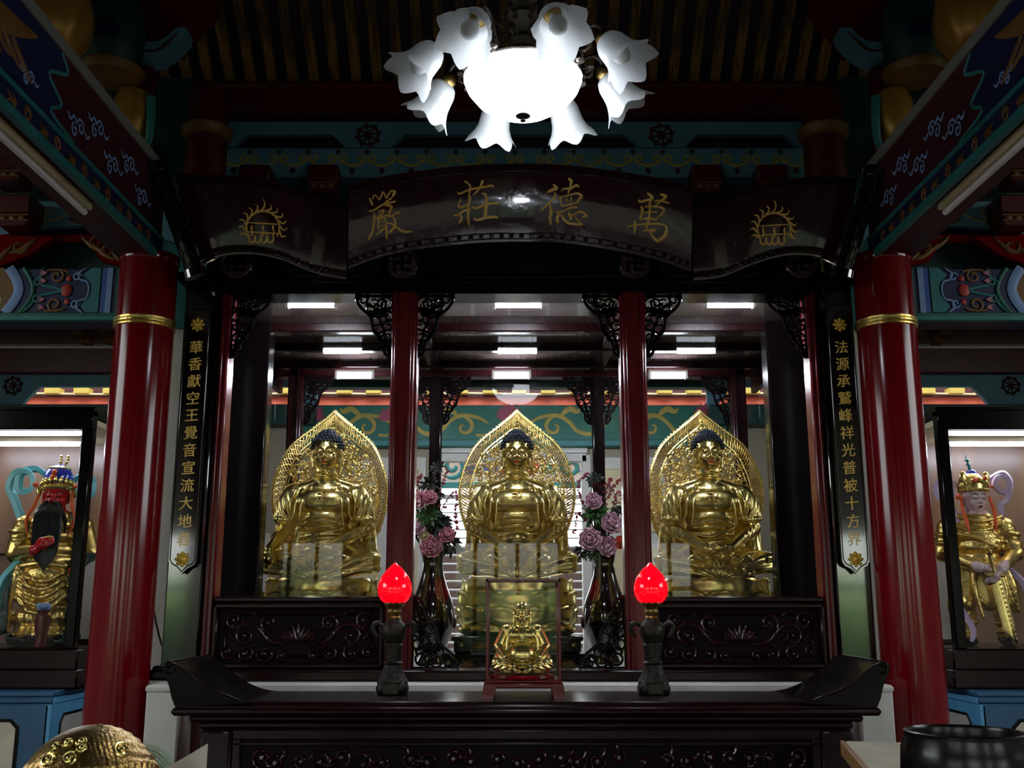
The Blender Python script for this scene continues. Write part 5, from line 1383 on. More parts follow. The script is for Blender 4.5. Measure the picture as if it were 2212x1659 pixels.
# ---- the side cases
for s, nm in ((-1, 'left'), (1, 'right')):
    xi = -2.955 if s < 0 else 3.0
    t_ = thing('statue_case', 'dark framed glass-fronted case around the guardian statue on the %s' % nm, 'case', (xi, 7.15, 1.0), group='guardian cases')
    S = lambda u: s * u
    q = MB(); q.box(S(-.03), S(1.7), 0, 1.1, .12, .26, .012); q.box(S(-.05), S(1.7), -.03, 1.1, .0, .13, .012); obj('base', q, 'wood', t_)
    for u in (0, 1.55):
        q = MB(); q.box(S(u), S(u + .075), 0, .08, .26, 1.78, .008); obj('post', q, 'black', t_)
    q = MB(); q.box(S(0), S(1.65), -.01, .08, 1.76, 1.90, .008); q.box(S(0), S(1.65), 0, 1.1, 1.86, 1.92); obj('top_rail', q, 'black', t_)
    q = MB(); q.box(S(-.55), S(1.65), 1.04, 1.09, .26, 1.86); obj('back_panel', q, 'case_wood', t_)
    q = MB(); q.box(S(0), S(1.65), 1.02, 1.045, .93, .945); obj('back_seam', q, 'black', t_)
    q = MB(); q.box(S(.01), S(1.6), .05, 1.04, 1.80, 1.84); obj('case_ceiling', q, 'cream', t_)
    q = MB(); q.box(S(.09), S(1.54), .035, .040, .27, 1.755); obj('glass_pane', q, 'glass', t_, smooth=0)
    l = thing('case_tube', 'lit tube inside the top of the %s guardian case' % nm, 'lamp', (xi + S(.82), 7.75, 2.745), group='case tubes')
    q = MB(); q.box(-.52, .52, -.025, .025, .015, .055, .005); obj('fixture', q, 'white', l)
    q = MB().at((0, 0, -.0), ry=PI / 2); q.cyl(.015, -.48, .48, 12); obj('tube', q, 'tube_side', l)
    # white cupboard beside the case
    c = thing('white_cupboard', 'low white-panelled cupboard with metal handle at the inner end of the %s case' % nm, 'cupboard', (xi, 7.98, 1.262), group='white cupboards')
    q = MB(); q.box(S(-.05), S(.46), 0, .19, 0, .80, .006); obj('carcass', q, 'case_wood', c)
    q = MB(); q.box(S(-.03), S(.44), -.015, .01, .03, .74, .006); dd = obj('door', q, 'white', c)
    q = MB(); q.box(S(.40), S(.412), -.04, -.028, .30, .40, .004); q.box(S(.40), S(.412), -.04, -.012, .30, .312); q.box(S(.40), S(.412), -.04, -.012, .388, .40); obj('handle', q, 'bulb', dd)
    # blue plinth with stone pictures
    p = thing('blue_plinth', 'blue painted plinth with framed stone pictures under the %s case' % nm, 'plinth', (xi, 6.85, 0), group='blue plinths')
    q = MB(); q.box(S(0), S(2.1), 0, 1.6, 0, .93, .01); q.box(S(-.0), S(2.1), .04, 1.6, .93, .965, .008); q.box(S(.03), S(2.1), .12, 1.6, .965, 1.0, .006); obj('body', q, 'plinth_blue', p)
    q = MB(); q.box(S(-.012), S(.02), .0, 1.6, .0, .925); q.box(S(-.012), S(.03), .05, 1.6, .93, .962); obj('side_face', q, 'plinth_blue_lit', p)  # inner side in lighter blue: the daylight on it is put into the colour
    q = MB(); x0, x1, z0, z1, c_ = .20, 1.4, .25, .82, .04
    oct_ = lambda e: [(S(x0 + c_ - e * .4), z0 - e), (S(x1 - c_ + e * .4), z0 - e), (S(x1 + e), z0 + c_ - e * .4), (S(x1 + e), z1 - c_ + e * .4), (S(x1 - c_ + e * .4), z1 + e), (S(x0 + c_ - e * .4), z1 + e), (S(x0 - e), z1 - c_ + e * .4), (S(x0 - e), z0 + c_ - e * .4)]
    q.poly(oct_(.02), .006); fr = obj('picture_frame', q, 'black', p)
    q = MB().at((0, -.006, 0)); q.poly(oct_(0), .004); pp = obj('stone_picture', q, 'marble_warm', p)
    q = MB().at((0, -.010, 0))
    for k in range(5): q.stroke([(S(.3 + .16 * k), .3), (S(.34 + .16 * k), .45 + .06 * (k % 2)), (S(.45 + .14 * k), .6)], [.03, .015, .003], .002)
    obj('ink_branch', q, 'grey', pp)
    R = Matrix(((0, -s * 1.0, 0, S(-.012)), (1, 0, 0, 0), (0, 0, 1, 0), (0, 0, 0, 1))) if s < 0 else Matrix(((0, 1.0, 0, -.012), (1, 0, 0, 0), (0, 0, 1, 0), (0, 0, 0, 1)))
    R = Matrix(((0, s * 1.0, 0, S(-.012)), (1, 0, 0, 0), (0, 0, 1, 0), (0, 0, 0, 1)))
    q = MB(); q.T = R; o2 = lambda e: [(.16 - e, .30), (.20 - e * .4, .26 - e), (1.3, .26 - e), (1.3, .84 + e), (.20 - e * .4, .84 + e), (.16 - e, .80)]
    q.poly(o2(.018), .006); obj('picture_frame', q, 'black', p)
    q = MB(); q.T = R @ Matrix.Translation((0, -.006, 0)); q.poly(o2(0), .004); pp = obj('stone_picture', q, 'marble', p)
    q = MB(); q.T = R @ Matrix.Translation((0, -.010, 0))
    for k in range(4):
        q.stroke([(.24 + .10 * k, .28), (.25 + .10 * k, .42 + .05 * (k % 2)), (.26 + .1 * k, .56 - .03 * k)], [.06, .03, .004], .002)
    for k in range(7): q.stroke([(.40 + .05 * k, .72 - .05 * (k % 3)), (.46 + .05 * k, .70 - .05 * (k % 3)), (.5 + .05 * k, .73 - .05 * (k % 3))], [.01, .04, .008], .002)
    q.stroke([(.36, .50), (.46, .64), (.62, .74), (.9, .8)], [.008, .014, .006], .002)
    obj('ink_landscape', q, 'leaf_dark', pp)
    k = thing('red_block', 'dull red wooden block on the %s blue plinth beside the case' % nm, 'block', (xi - S(.08), 8.1, 1.0), group='red blocks')
    q = MB(); q.box(-.06, .06, -.3, .1, 0, .13, .008); obj('body', q, 'red_orange', k)
    q = MB(); q.box(xi - S(.35), xi - S(.02), 7.85, 8.25, 0, 1.0); tag(obj('plinth_step', q, 'plinth_blue'), 'blue step between the %s blue plinth and the column' % nm, 'step')
# offering vase before the left statue
v_ = thing('offering_vase', 'dark red square vase in front of the red-faced statue', 'vase', (-3.26, 7.32, 1.262))
q = MB(); q.lathe([(.035, 0), (.042, .02), (.04, .08), (.052, .17), (.05, .21), (.03, .23), (.045, .25), (.04, .252)], 20); obj('body', q, 'wood_red', v_)
q = MB()
for k in range(6): a = k * 1.05; q.ell((.03 * math.cos(a), .03 * math.sin(a), .27 + .01 * (k % 2)), .022, 8, 6)
obj('grey_blossom', q, 'blue_light', v_)
# ================================================================== FLOWERS, TABLE, LAMPS, CASE
def peony(mb, c, r, seed, dirv=(0, -1, .2)):
    rnd = random.Random(seed); T0 = mb.T.copy()
    d = Vector(dirv).normalized(); R = d.to_track_quat('Z', 'Y').to_matrix().to_4x4(); mb.T = T0 @ Matrix.Translation(c) @ R @ Matrix.Scale(r, 4)
    for ring, (n, lean, L, w) in enumerate(((5, .15, .75, .7), (7, .55, .85, .75), (8, 1.0, .95, .8), (9, 1.45, 1.0, .85))):
        rot_add(mb, n, lambda m, k: petal(m, .05 + .04 * ring, -.1 - .08 * ring, L, w * rnd.uniform(.85, 1.1), lean + rnd.uniform(-.18, .18), .12, .02, -.2, 6, 8, .09), rnd.random() * 6)
    mb.ell((0, 0, .1), .25, 8, 6); mb.T = T0
def leaf(mb, a, b_, w):
    a, b_ = Vector(a), Vector(b_); d = b_ - a; s_ = d.cross(Vector((.3, -1, .2))).normalized()
    mb.grid(lambda u, v: tuple(a + d * u + s_ * ((v - .5) * w * math.sin(PI * min(.97, u * .95 + .03))) + Vector((0, -.15 * w * math.cos((v - .5) * PI), -.25 * d.length * u * u))), 5, 2, .002)
def bouquet(px, label, seed, X):
    """X maps a pixel of the photograph to the bouquet plane"""
    vz = thing('flower_vase', 'black long-necked vase holding the %s bouquet' % label, 'vase', (px, 7.92, 1.12), group='black vases')
    q = MB(); q.lathe([(.10, 0), (.115, .012), (.105, .03), (.09, .06), (.12, .14), (.162, .26), (.172, .35), (.155, .45), (.115, .55), (.085, .65), (.076, .73), (.085, .80), (.102, .84), (.095, .845), (.07, .8)], 36); obj('body', q, 'lacquer_flat', vz)
    q = MB()
    for k in range(8):
        a = k * PI / 4; q.ell((.165 * math.cos(a), .165 * math.sin(a), .30), (.02, .02, .05), 8, 6)
    obj('relief', q, 'carved', vz)
    t_ = thing('flower_arrangement', 'bouquet of pink peonies, leaves and berry sprays in the %s vase' % label, 'flowers', (px, 7.92, 1.93), group='peony bouquets')
    O = Vector((px, 7.92, 1.93)); rnd = random.Random(seed)
    return t_, O, rnd
def fill(t_, O, rnd, flowers, leaves, berries, Y=7.85):
    P = lambda x, y, dy=0: at(x, y, Y + dy) - O
    for i, (x, y, r, m) in enumerate(flowers):
        q = MB(); peony(q, P(x, y, -.08), r * 1.2, rnd.randint(0, 99), (rnd.uniform(-.4, .4), -1, rnd.uniform(-.1, .6))); obj('peony', q, m, t_)
    q = MB(); stem = Vector((0, 0, -.15))
    for i, (x, y, r, m) in enumerate(flowers): q.tube([stem, stem + Vector((0, -.0, .14)), P(x, y, .0)], .005, 5, smooth=3)
    obj('stem', q, 'twig', t_)
    for (x, y, r, n, m) in [(a_, b_, c_ * 1.2, d_, e_) for a_, b_, c_, d_, e_ in leaves]:
        q = MB(); c = P(x, y, -.02)
        for k in range(int(n * 1.3)):
            d = Vector((rnd.gauss(0, 1), rnd.gauss(-.3, .7), rnd.gauss(.1, .8))).normalized(); s0 = c + d * r * rnd.uniform(0, .5)
            leaf(q, s0, s0 + d * r * rnd.uniform(.4, .7), r * rnd.uniform(.16, .26))
        obj('leaf_cluster', q, m, t_)
    for pts in berries:
        q = MB(); q.mi = 1; q.tube([stem, stem + Vector((0, 0, .12))] + [P(x, y) for x, y in pts], [.005, .004, .0025], 5, smooth=4); q.mi = 0
        C = catmull([P(x, y) for x, y in pts], 6)
        for k, p in enumerate(C[2:]):
            for e in range(2):
                q.ell(tuple(p + Vector((rnd.uniform(-.011, .011), rnd.uniform(-.011, .011), rnd.uniform(-.011, .011)))), rnd.uniform(.006, .011), 6, 4)
        obj('berry_spray', q, ['berry', 'twig'], t_)
t_, O, rnd = bouquet(-.60, 'left', 5, None)
fill(t_, O, rnd, [(932, 1180, .075, 'pink_flower'), (965, 1155, .055, 'pink_flower'), (905, 1080, .06, 'pink_flower'), (928, 1075, .055, 'pink_flower'), (902, 1140, .05, 'lilac_flower'), (916, 1158, .035, 'cream')],
     [(925, 1115, .10, 70, 'leaf'), (950, 1130, .10, 60, 'leaf_dark'), (895, 1150, .07, 30, 'leaf_dark'), (975, 1175, .09, 50, 'leaf_dark'), (925, 1045, .07, 40, 'leaf_dark'), (945, 1010, .06, 34, 'leaf_dark'), (950, 1070, .05, 26, 'leaf_dark')],
     [[(925, 1130), (900, 1060), (896, 1030)], [(940, 1110), (935, 1040), (942, 1000)], [(945, 1110), (955, 1050), (966, 1015)], [(950, 1110), (985, 1060), (984, 1110), (988, 1140)], [(910, 1120), (893, 1090), (892, 1110)], [(915, 1090), (903, 1045), (910, 1025)]])
t_, O, rnd = bouquet(.70, 'right', 8, None)
fill(t_, O, rnd, [(1275, 1165, .075, 'lilac_flower'), (1312, 1180, .065, 'lilac_flower'), (1322, 1130, .07, 'lilac_flower'), (1282, 1082, .058, 'lilac_flower'), (1340, 1172, .045, 'coral'), (1352, 1165, .04, 'coral'), (1290, 1050, .035, 'maroon')],
     [(1285, 1110, .10, 80, 'leaf'), (1280, 1195, .07, 30, 'leaf'), (1285, 1035, .07, 45, 'leaf_dark'), (1340, 1110, .08, 40, 'leaf_dark'), (1310, 1155, .06, 24, 'leaf_dark'), (1255, 1190, .07, 30, 'leaf_dark')],
     [[(1290, 1110), (1310, 1045), (1335, 1085)], [(1300, 1110), (1320, 1060), (1340, 1035)], [(1275, 1120), (1255, 1080), (1250, 1040), (1268, 1025)], [(1270, 1130), (1248, 1110), (1240, 1150)], [(1310, 1120), (1345, 1090), (1352, 1060)], [(1320, 1120), (1335, 1060), (1352, 1100)], [(1300, 1100), (1312, 1050), (1320, 1035)]])

# ---- offering table
tb = thing('offering_table', 'long dark carved offering table with upturned ends', 'table', (.065, 5.20, 0))
q = MB(); q.box(-1.60, 1.60, -.30, .30, 1.062, 1.122, .02); q.box(-1.62, 1.62, -.32, .32, 1.062, 1.098, .014); obj('table_top', q, 'wood', tb)
q = MB()
for (e, z0, z1) in ((.07, 1.03, 1.062), (.11, .995, 1.032)): q.box(-1.62 + e, 1.62 - e, -.32 + e * .7, .32 - e * .7, z0, z1, .012)
obj('moulding', q, 'wood', tb)
for s in (-1, 1):
    q = MB(); prof = [(1.26, 1.118), (1.36, 1.135), (1.46, 1.18), (1.55, 1.245), (1.60, 1.285), (1.635, 1.305), (1.665, 1.295), (1.672, 1.265), (1.655, 1.235), (1.635, 1.19), (1.62, 1.14), (1.60, 1.10)]
    prof = [(p.x, p.z) for p in catmull([(x, 0, z) for x, z in prof], 4)]
    pts = [(s * x, z) for x, z in prof]
    q.poly(pts, .62, .31); en = obj('upturned_end', q, 'black', tb)
    q = MB()
    for y in (-.312,): q.at((0, y, 0)); q.stroke(spiral(s * 1.635, 1.272, .03, .008, PI / 2, -1.3 * s), [.012, .008], .008, smooth=0); q.stroke([(s * 1.63, 1.3), (s * 1.55, 1.25), (s * 1.45, 1.18), (s * 1.3, 1.13)], .01, .005)
    obj('scroll_edge', q, 'wood', en)
    pass
for s in (-1, 1):
    for y in (-.24, .24):
        q = MB(); q.box(s * 1.34, s * 1.49, y - .06, y + .06, 0, 1.0, .015); obj('leg', q, 'wood', tb)
q = MB(); q.box(-1.34, 1.34, -.27, -.25, .2, 1.0); ap = obj('apron', q, 'carved_ground', tb)
q = MB(); q.at((0, -.27, 0)); q.box(-1.34, 1.34, -.02, 0, .955, 1.0, .006); q.box(-1.34, 1.34, -.02, 0, .93, .945, .004); q.box(-1.34, -1.30, -.02, 0, .2, .96, .006); q.box(1.30, 1.34, -.02, 0, .2, .96, .006); q.box(-1.34, 1.34, -.02, 0, .2, .26, .006); obj('apron_frame', q, 'wood', ap)
q = MB().at((0, -.27, 0)); rnd = random.Random(4)
for i in range(26):
    for j in range(6):
        x, z = -1.22 + i * .0975 + rnd.uniform(-.02, .02), .34 + j * .105 + rnd.uniform(-.02, .02)
        q.stroke(spiral(x, z, rnd.uniform(.03, .05), .01, rnd.random() * 6, rnd.choice((-1.2, 1.2)), 10), [.024, .012], .022, smooth=0)
        a = rnd.random() * 6; q.stroke([(x, z), (x + .05 * math.cos(a), z + .05 * math.sin(a)), (x + .08 * math.cos(a + .4), z + .08 * math.sin(a + .4))], [.008, .03, .004], .026)
        q.ell((x, -.02, z), (.014, .012, .014), 6, 4)
obj('apron_carving', q, 'carved', ap)
# ---- lotus-bud lamps
def bud_lamp(x, label):
    t_ = thing('lotus_bud_lamp', label, 'lamp', (x, 5.32, 1.122), group='red bud lamps')
    q = MB().at(rz=PI / 8)
    q.lathe([(.074, 0), (.084, .006), (.086, .03), (.078, .05), (.081, .06), (.062, .09), (.05, .125), (.042, .145)], 8)
    rot_add(q, 4, lambda m, k: m.ell((.073, 0, .03), (.02, .03, .03), 10, 6), PI / 8)
    q.at(); q.lathe([(.042, .14), (.05, .15), (.04, .16), (.044, .20), (.05, .235), (.042, .245), (.046, .255), (.060, .28), (.065, .315), (.055, .34), (.04, .352), (.034, .365)], 24)
    st = obj('bronze_stand', q, 'bronze', t_)
    for s in (-1, 1):
        q = MB()
        q.tube([(s * .055, 0, .325), (s * .085, 0, .345), (s * .105, 0, .33), (s * .10, 0, .295), (s * .08, 0, .275)], [.008, .011, .012, .01, .006], 8, smooth=4); q.ell((s * .095, -.004, .338), (.018, .014, .012), 8, 6)
        obj('dragon_handle', q, 'bronze', st)
    q = MB(); q.lathe([(.03, .362), (.034, .37), (.028, .378), (.032, .385), (.037, .40), (.032, .412), (.036, .42), (.05, .428), (.055, .44), (.05, .452)], 24, None); obj('socket', q, 'gold_dark', t_)
    q = MB(); rot_add(q, 10, lambda m, k: petal(m, .046, .425, .045, .034, .35, .004, .003, .1, 4, 3)); obj('calyx', q, 'bronze', t_)
    q = MB(); q.lathe([(.02, .432), (.045, .437), (.068, .455), (.082, .48), (.087, .51), (.083, .54), (.070, .572), (.048, .602), (.022, .628), (.008, .640), (.002, .645)], 36); obj('red_bud', q, 'red_lamp', t_)
    return t_
bud_lamp(-.595, 'red lotus-bud lamp on bronze stand, left of the glass case')
bud_lamp(.705, 'red lotus-bud lamp on bronze stand, right of the glass case')
# ---- display case with laughing figure
dc = thing('display_case', 'small red-framed glass display case standing on the offering table', 'case', (.055, 5.22, 1.122))
q = MB()
for sx in (-1, 1):
    for sy in (-1, 1): q.poly([(sx * .125, .06), (sx * .19, .06), (sx * .20, 0), (sx * .145, 0)], .05, sy * .13 + .025)
q.box(-.19, .19, -.15, .15, .045, .07, .006); q.box(-.182, .182, -.145, .145, .07, .085, .005); obj('stand', q, 'wood_red', dc)
for sx in (-1, 1):
    for sy in (-1, 1):
        q = MB(); q.box(sx * .168, sx * .180, sy * .132, sy * .143, .085, .545, .002); obj('edge_post', q, 'wood_red', dc)
q = MB()
for (a, b_, c, d) in ((-.182, .182, -.145, -.130), (-.182, .182, .130, .145), (-.182, -.168, -.145, .145), (.168, .182, -.145, .145), (-.006, .006, -.13, .13)): q.box(a, b_, c, d, .545, .557, .002)
obj('top_frame', q, 'wood_red', dc)
q = MB(); q.box(-.168, .168, -.138, -.135, .085, .545); obj('front_glass', q, 'glass', dc, smooth=0)
q = MB(); q.box(-.168, .168, .135, .138, .085, .545); q.box(-.176, -.173, -.13, .13, .085, .545); q.box(.173, .176, -.13, .13, .085, .545); q.box(-.168, .168, -.13, .13, .549, .552); obj('side_glass', q, 'glass_case', dc, smooth=0)
lb_ = thing('laughing_buddha', 'small gold laughing seated figure with bare belly inside the glass case', 'statue', (.05, 5.22, 1.207))
q = MB()
q.ell((0, 0, .12), (.085, .068, .08), 18, 12); q.ell((0, -.045, .112), (.068, .055, .058), 18, 12)
for s in (-1, 1): q.ell((s * .088, .01, .13), (.04, .045, .085), 14, 10); q.ell((s * .10, -.01, .085), (.045, .06, .05), 12, 8); q.ell((0, -.005, .20), (.068, .05, .055), 16, 10)
for s in (-1, 1):
    q.ell((s * .035, -.04, .205), (.034, .022, .028), 12, 8); q.ell((s * .075, 0, .225), (.03, .032, .03), 10, 8)
    cap(q, (s * .08, 0, .22), (s * .115, -.015, .15), .03, .028); cap(q, (s * .115, -.015, .15), (s * .085, -.08, .105), .022, .017)
    hand_blob(q, (s * .085, -.08, .105), (-s * .3, -.9, -.4), (0, 0, 1), .38, .7, s)
    cap(q, (s * .05, 0, .07), (s * .12, -.045, .065), .045, .035); cap(q, (s * .12, -.045, .065), (s * .03, -.105, .05), .034, .022); q.ell((s * .03, -.115, .045), (.03, .018, .014), 10, 6)
    chain(q, [(s * .03, -.02, .255), (s * .06, -.045, .22), (s * .075, -.055, .16), (s * .07, -.06, .11)], .007)
q.ell((0, -.01, .055), (.135, .085, .03), 20, 8)
cap(q, (0, -.005, .24), (0, -.01, .275), .035, .03); head_blob(q, (0, -.015, .305), .115, pitch=-.05, ears=.9)
B_ = fuse(q, .0032, 2, lambda co, nr: np.where(co[:, 2] < .09, .0022 * np.sin((co[:, 2] + np.abs(co[:, 0]) * .6) * 260), 0))
paint(B_, lambda x, y, z: 0)
obj('body', B_, 'gold', lb_, smooth=180)
face_parts((0, -.015, .305), .115, lb_, pitch=-.05, brow='gold_dark')
q = MB(); q.lathe([(.155, -.0), (.16, .006), (.15, .016), (.13, .02)], 36); 
bs = obj('lotus_base', q, 'red', lb_); bs.location = (0, 0, .0)
q = MB(); rot_add(q, 14, lambda m, k: petal(m, .118, .018, .03, .06, .5, .008, .004, .15, 5, 4)); obj('lotus_petals', q, 'gold_dark', lb_)
for ch in list(lb_.children): pass

# ---- chandelier
ch = thing('chandelier', 'lit chandelier with one glowing bowl and eight white bell shades', 'chandelier', (.044, 3.8, 3.63))
q = MB(); q.lathe([(.012, -.155), (.06, -.15), (.13, -.125), (.19, -.085), (.225, -.04), (.238, .0), (.232, .004), (.21, -.03), (.02, -.12)], 64, lambda a, z: 1 + (.010 * abs(math.sin(24 * a)) if z > -.02 else 0)); obj('glass_bowl', q, 'bowl_light', ch)
q = MB(); q.lathe([(.004, -.185), (.012, -.18), (.008, -.172), (.016, -.168), (.03, -.16), (.028, -.152), (.01, -.148)], 20); obj('finial', q, 'bronze', ch)
q = MB(); q.lathe([(.235, .0), (.24, .01), (.20, .03), (.09, .05), (.05, .08), (.06, .11), (.045, .14), (.055, .17), (.035, .20), (.05, .24), (.07, .27), (.045, .30), (.05, .34), (.065, .37), (.03, .40), (.015, .42)], 28)
q.cyl(.009, .4, 3.75, 10); hub = obj('stem', q, 'antique', ch)
for k in range(6):
    q = MB()
    a = k * PI / 3; c, s_ = math.cos(a), math.sin(a)
    q.tube([(p[0] * c, p[0] * s_, p[1]) for p in spiral(.085, .27, .035, .008, PI, 1.3, 10)], [.007, .004], 6); q.tube([(p[0] * c, p[0] * s_, p[1]) for p in spiral(.08, .18, .03, .008, PI, -1.3, 10)], [.007, .004], 6)
    q.tube([(.03 * c, .03 * s_, .38), (.06 * c, .06 * s_, .42), (.09 * c, .09 * s_, .46), (.075 * c, .075 * s_, .49)], [.006, .006, .005, .003], 6, smooth=3)
    obj('stem_scroll', q, 'antique', hub)
q = MB(); q.at((0, 0, 3.72)); q.lathe([(.09, 0), (.1, .03), (.05, .06)], 24); 
Rr = .43
def bell_shade(t0, t1):
    """white bell from the neck t0 along the axis t0->t1, lobed lip"""
    ax = (t1 - t0); L = ax.length; R = ax.normalized().to_track_quat('Z', 'Y').to_matrix().to_4x4()
    q = MB(); q.T = Matrix.Translation(t0) @ R
    prof = [(.032, .0), (.05, .012), (.062, .04), (.066, .075), (.070, .105), (.085, .14), (.108, .17)]
    nb_ = 48
    def fn(u, v):
        x = u * (len(prof) - 1); k = min(int(x), len(prof) - 2); r = prof[k][0] + (prof[k + 1][0] - prof[k][0]) * (x - k); z = prof[k][1] + (prof[k + 1][1] - prof[k][1]) * (x - k)
        a = 2 * PI * v; e = max(0, (u - .55) / .45) ** 1.6
        r *= 1 + e * (.10 * math.cos(6 * a) + .02 * math.cos(30 * a)); z += e * .014 * math.cos(6 * a)
        return (r * math.cos(a), r * math.sin(a), z)
    V = [fn(i / 20, j / nb_) for i in range(21) for j in range(nb_)]
    F = [(i * nb_ + j, i * nb_ + (j + 1) % nb_, (i + 1) * nb_ + (j + 1) % nb_, (i + 1) * nb_ + j) for i in range(20) for j in range(nb_)]
    q.add(V, F); return q
for k in range(8):
    a = math.radians(-118 + 45 * k); d = Vector((math.cos(a), math.sin(a), 0)); up = Vector((0, 0, 1))
    arm = MB(); tp = d * .355 + up * .085
    pts = [d * .06 + up * .10, d * .14 + up * .04, d * .22 + up * .06, d * .26 + up * .13, d * .31 + up * .155, d * .345 + up * .13, tp]
    arm.tube(pts, [.009, .010, .009, .008, .009], 8, smooth=4)
    T_ = lambda r_, z_: d * r_ + up * z_
    arm.tube([T_(.20 + p[0], .04 + p[1]) for p in spiral(.03, .0, .045, .01, PI, 1.4, 10)], [.008, .004], 6)
    arm.tube([T_(.27 + p[0], .08 + p[1]) for p in spiral(.0, .0, .035, .008, PI / 2, -1.3, 10)], [.007, .004], 6)
    for (r_, z_) in ((.25, .02), (.29, .10)): arm.ell(tuple(T_(r_, z_)), (.022, .022, .012), 8, 6)
    ao = obj('arm', arm, 'antique', hub)
    axd = (d * math.sin(math.radians(38)) - up * math.cos(math.radians(38)))
    cp = MB(); R = axd.to_track_quat('Z', 'Y').to_matrix().to_4x4(); cp.T = Matrix.Translation(tp - axd * .02) @ R; cp.lathe([(.012, -.015), (.03, .0), (.036, .02), (.034, .035), (.02, .045)], 20); obj('cup', cp, 'gold_dark', ch)
    so = obj('bell_shade', bell_shade(tp + axd * .01, tp + axd * .18), 'shade', ch)
    bb = MB(); bb.T = Matrix.Translation(tp + axd * .015) @ R; bb.lathe([(.014, 0), (.014, .045), (.02, .058), (.033, .078), (.036, .098), (.03, .12), (.016, .133), (.003, .137)], 20); obj('bulb', bb, 'bulb', so)

# ---- foreground
mk = thing('muyu', 'large gilded wooden fish drum carved with scales, lower left corner', 'drum', (-1.165, 3.0, .84))
def relief(lon, lat):
    """carved height of the drum's skin: scales to the right, fin lines below, plain cheeks"""
    h = 0.
    if .12 < lon < 1.5 and .55 < lat < 1.2:
        x, y = lon * math.cos(lat) * 16, lat * 17; r_ = math.floor(y); fx = (x + .5 * (r_ % 2)) % 1 - .5; fy = y - r_
        h += .0055 * max(0, 1 - math.hypot(fx * 1.1, fy - .1) * 1.1) * min(1, (1.2 - lat) * 10) * min(1, (lon - .12) * 12)
    if lat < .62 and abs(lon + .18) > .28: h += .0025 * math.sin(lon * 46 + 5 * lat) * min(1, (.62 - lat) * 12)
    if 1.0 < lon < 2.2 and lat > .2: h += .002 * math.sin(lat * 40 + lon * 8)
    return h
def on_ball(lon, lat, e=0.):
    """lon 0 faces the camera, lat up"""
    d_ = Vector((math.cos(lat) * math.sin(lon), -math.cos(lat) * math.cos(lon), math.sin(lat)))
    return Vector((.195 * d_.x, .19 * d_.y, .19 + .205 * d_.z)) + d_ * e
q = MB(); nu_, nv_ = 240, 110
V = []; F = []
for j in range(nv_ + 1):
    la = -PI / 2 + PI * j / nv_
    for i in range(nu_):
        lo = 2 * PI * i / nu_ - PI; V.append(on_ball(lo, la, relief(lo, la) if la > -.2 else 0))
for j in range(nv_):
    for i in range(nu_): F.append((j * nu_ + i, j * nu_ + (i + 1) % nu_, (j + 1) * nu_ + (i + 1) % nu_, (j + 1) * nu_ + i))
q.add(V, F); obj('body', q, 'gold_dark', mk, smooth=70)
for lon, lat, rr in ((-.42, .70, .11), (-.02, .72, .11), (-.25, .98, .075), (.10, 1.0, .075), (-.50, .90, .065), (.16, .88, .065), (.95, .80, .12)):
    q = MB(); c_ = max(.45, math.cos(lat))
    q.tube([on_ball(lon + px_ / c_, lat + pz_, .002) for px_, pz_ in spiral(0, 0, rr, rr * .3, 1.0, 2.0, 14)], [.005, .0035], 6)
    q.ell(tuple(on_ball(lon, lat, .001)), .009, 8, 6); obj('curl', q, 'gold', mk)
q = MB(); q.grid(lambda u, v: tuple(on_ball(-.46 + .48 * u, .44 + .15 * v * (.75 + .25 * math.sin(PI * u)), .003)), 12, 6, -.004); obj('red_mouth', q, 'red_dark', mk)
ms = thing('drum_stand', 'red cushion and round table under the gilded fish drum', 'stand', (-1.165, 3.0, 0))
q = MB(); q.lathe([(.16, .765), (.21, .775), (.225, .81), (.21, .855), (.17, .885), (.12, .875), (.02, .845)], 36); obj('cushion', q, 'red', ms)
q = MB(); q.lathe([(.34, .73), (.35, .745), (.34, .765), (.02, .765)], 40); q.cyl(.06, .1, .73, 20); q.lathe([(.26, 0), (.25, .05), (.08, .1)], 28); obj('table', q, 'wood', ms)
bw = thing('singing_bowl', 'large black lacquered bronze bowl on the stone-topped table at lower right', 'bowl', (1.185, 2.82, 1.035))
q = MB().at(sc=(1, 1, .89)); q.lathe([(.08, 0), (.12, .012), (.155, .06), (.166, .12), (.162, .18), (.15, .215), (.152, .228), (.144, .231), (.14, .22), (.148, .16), (.14, .07), (.1, .025), (.02, .02)], 64); obj('bowl', q, 'black_gloss', bw)
st = thing('stone_table', 'stone-topped table with yellow edge under the black bowl', 'table', (1.265, 3.206, 0), rz=-.197)
q = MB(); q.box(-.16, .75, -.95, 1.03, .985, 1.035, .006); obj('stone_top', q, 'marble_warm', st)
q = MB(); q.box(-.178, -.16, -.95, 1.03, .98, 1.037, .004); q.box(-.178, .75, -.97, -.95, .98, 1.037, .004); obj('yellow_edge', q, 'ochre', st)
q = MB(); q.box(-.12, .70, -.9, .98, .90, .985); obj('frame', q, 'wood', st)
for x in (-.1, .66):
    for y in (-.88, .94):
        q = MB(); q.box(x - .03, x + .03, y - .03, y + .03, 0, .9, .006); obj('leg', q, 'wood', st)
fn_ = thing('floor_fan', 'pale green plastic fan behind the gilded drum beside the table', 'fan', (-1.62, 4.75, 0))
q = MB().at((0, 0, .80), rx=PI / 2)
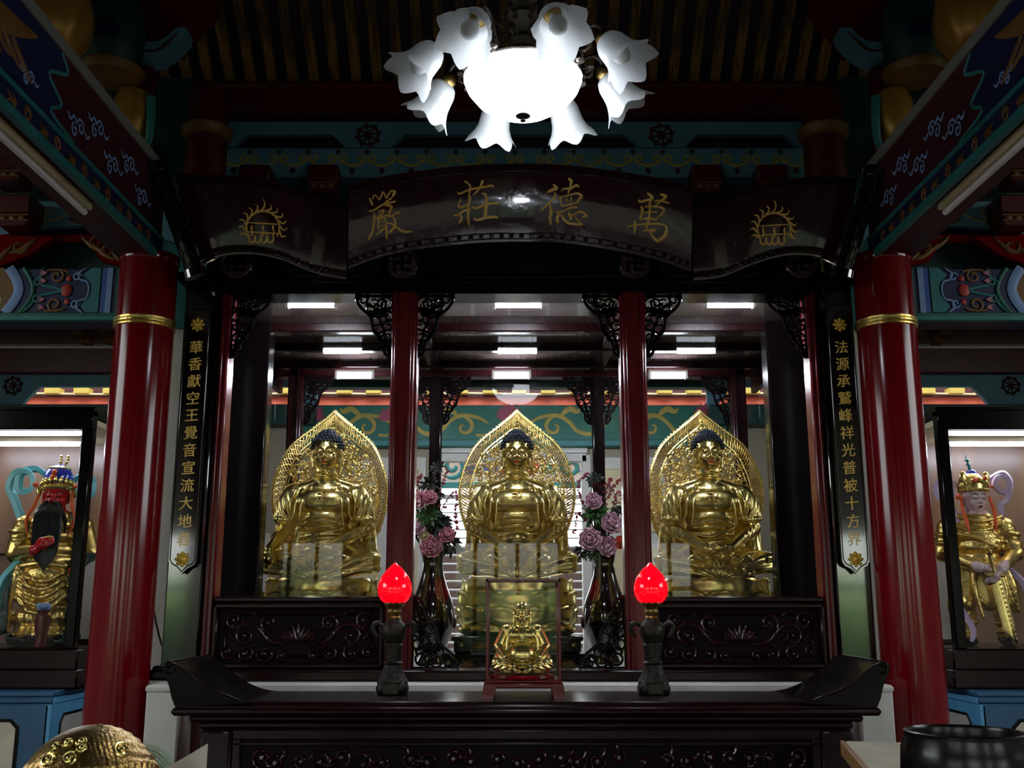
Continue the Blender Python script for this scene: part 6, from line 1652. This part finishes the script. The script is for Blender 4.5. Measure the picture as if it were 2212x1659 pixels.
for r_ in [.02 + .0125 * k for k in range(11)]: q.tube([(r_ * math.cos(a), r_ * math.sin(a), .05 * (1 - (r_ / .155) ** 2)) for a in [2 * PI * k / 28 for k in range(28)]], .0022, 4, closed=True)
for k in range(24): a = 2 * PI * k / 24; q.tube([(r_ * math.cos(a), r_ * math.sin(a), .05 * (1 - (r_ / .155) ** 2)) for r_ in (.02, .06, .1, .13, .155)], .0016, 4)
q.tube([(.155 * math.cos(a), .155 * math.sin(a), 0) for a in [2 * PI * k / 32 for k in range(32)]], .007, 6, closed=True); cg = obj('guard', q, 'fan_plastic', fn_)
q = MB().at((0, .02, .80), rx=PI / 2)
for k in range(3): a = k * 2.094; q.grid(lambda u, v: ((.02 + .12 * u) * math.cos(a + v * 1.5), (.02 + .12 * u) * math.sin(a + v * 1.5), .02 * (v - .5)), 6, 8, .003)
q.ell((0, 0, 0), (.025, .025, .03)); obj('blade', q, 'fan_plastic', fn_)
q = MB(); q.cyl(.012, .05, .66, 12); q.lathe([(.16, 0), (.16, .02), (.05, .05)], 28); q.ell((0, .08, .80), (.05, .07, .05)); q.tube([(0, .09, .64), (0, .09, .78)], .02, 8); q.tube([(0, 0, .62), (0, .09, .66)], .014, 8); obj('stand', q, 'fan_plastic', fn_)
pc = thing('paper_fold', 'folded pale paper standing up at the left end of the offering table', 'paper', (-1.10, 3.62, .97))
q = MB(); q.grid(lambda u, v: (-.06 + .14 * u, .02 * math.sin(u * 3), .0 + v * (.055 + .08 * u)), 6, 4, .003); obj('sheet', q, 'paper', pc)
q = MB(); q.box(-1.2, -.98, 3.5, 3.76, .945, .97, .004); q.box(-1.11, -1.07, 3.6, 3.64, .03, .945); q.box(-1.2, -1.0, 3.52, 3.72, 0, .03); tag(obj('book_stand', q, 'wood'), 'small dark stand holding the folded paper beside the drum', 'stand')
# cable on the pale pier
q = MB(); q.tube([at(330, 1300, 6.18), at(338, 1350, 6.17), at(350, 1395, 6.16), at(362, 1412, 6.16)], .006, 6, smooth=4)
tag(obj('cable', q, 'twig'), 'thin dark cable hanging on the pale wall right of the left column', 'cable')
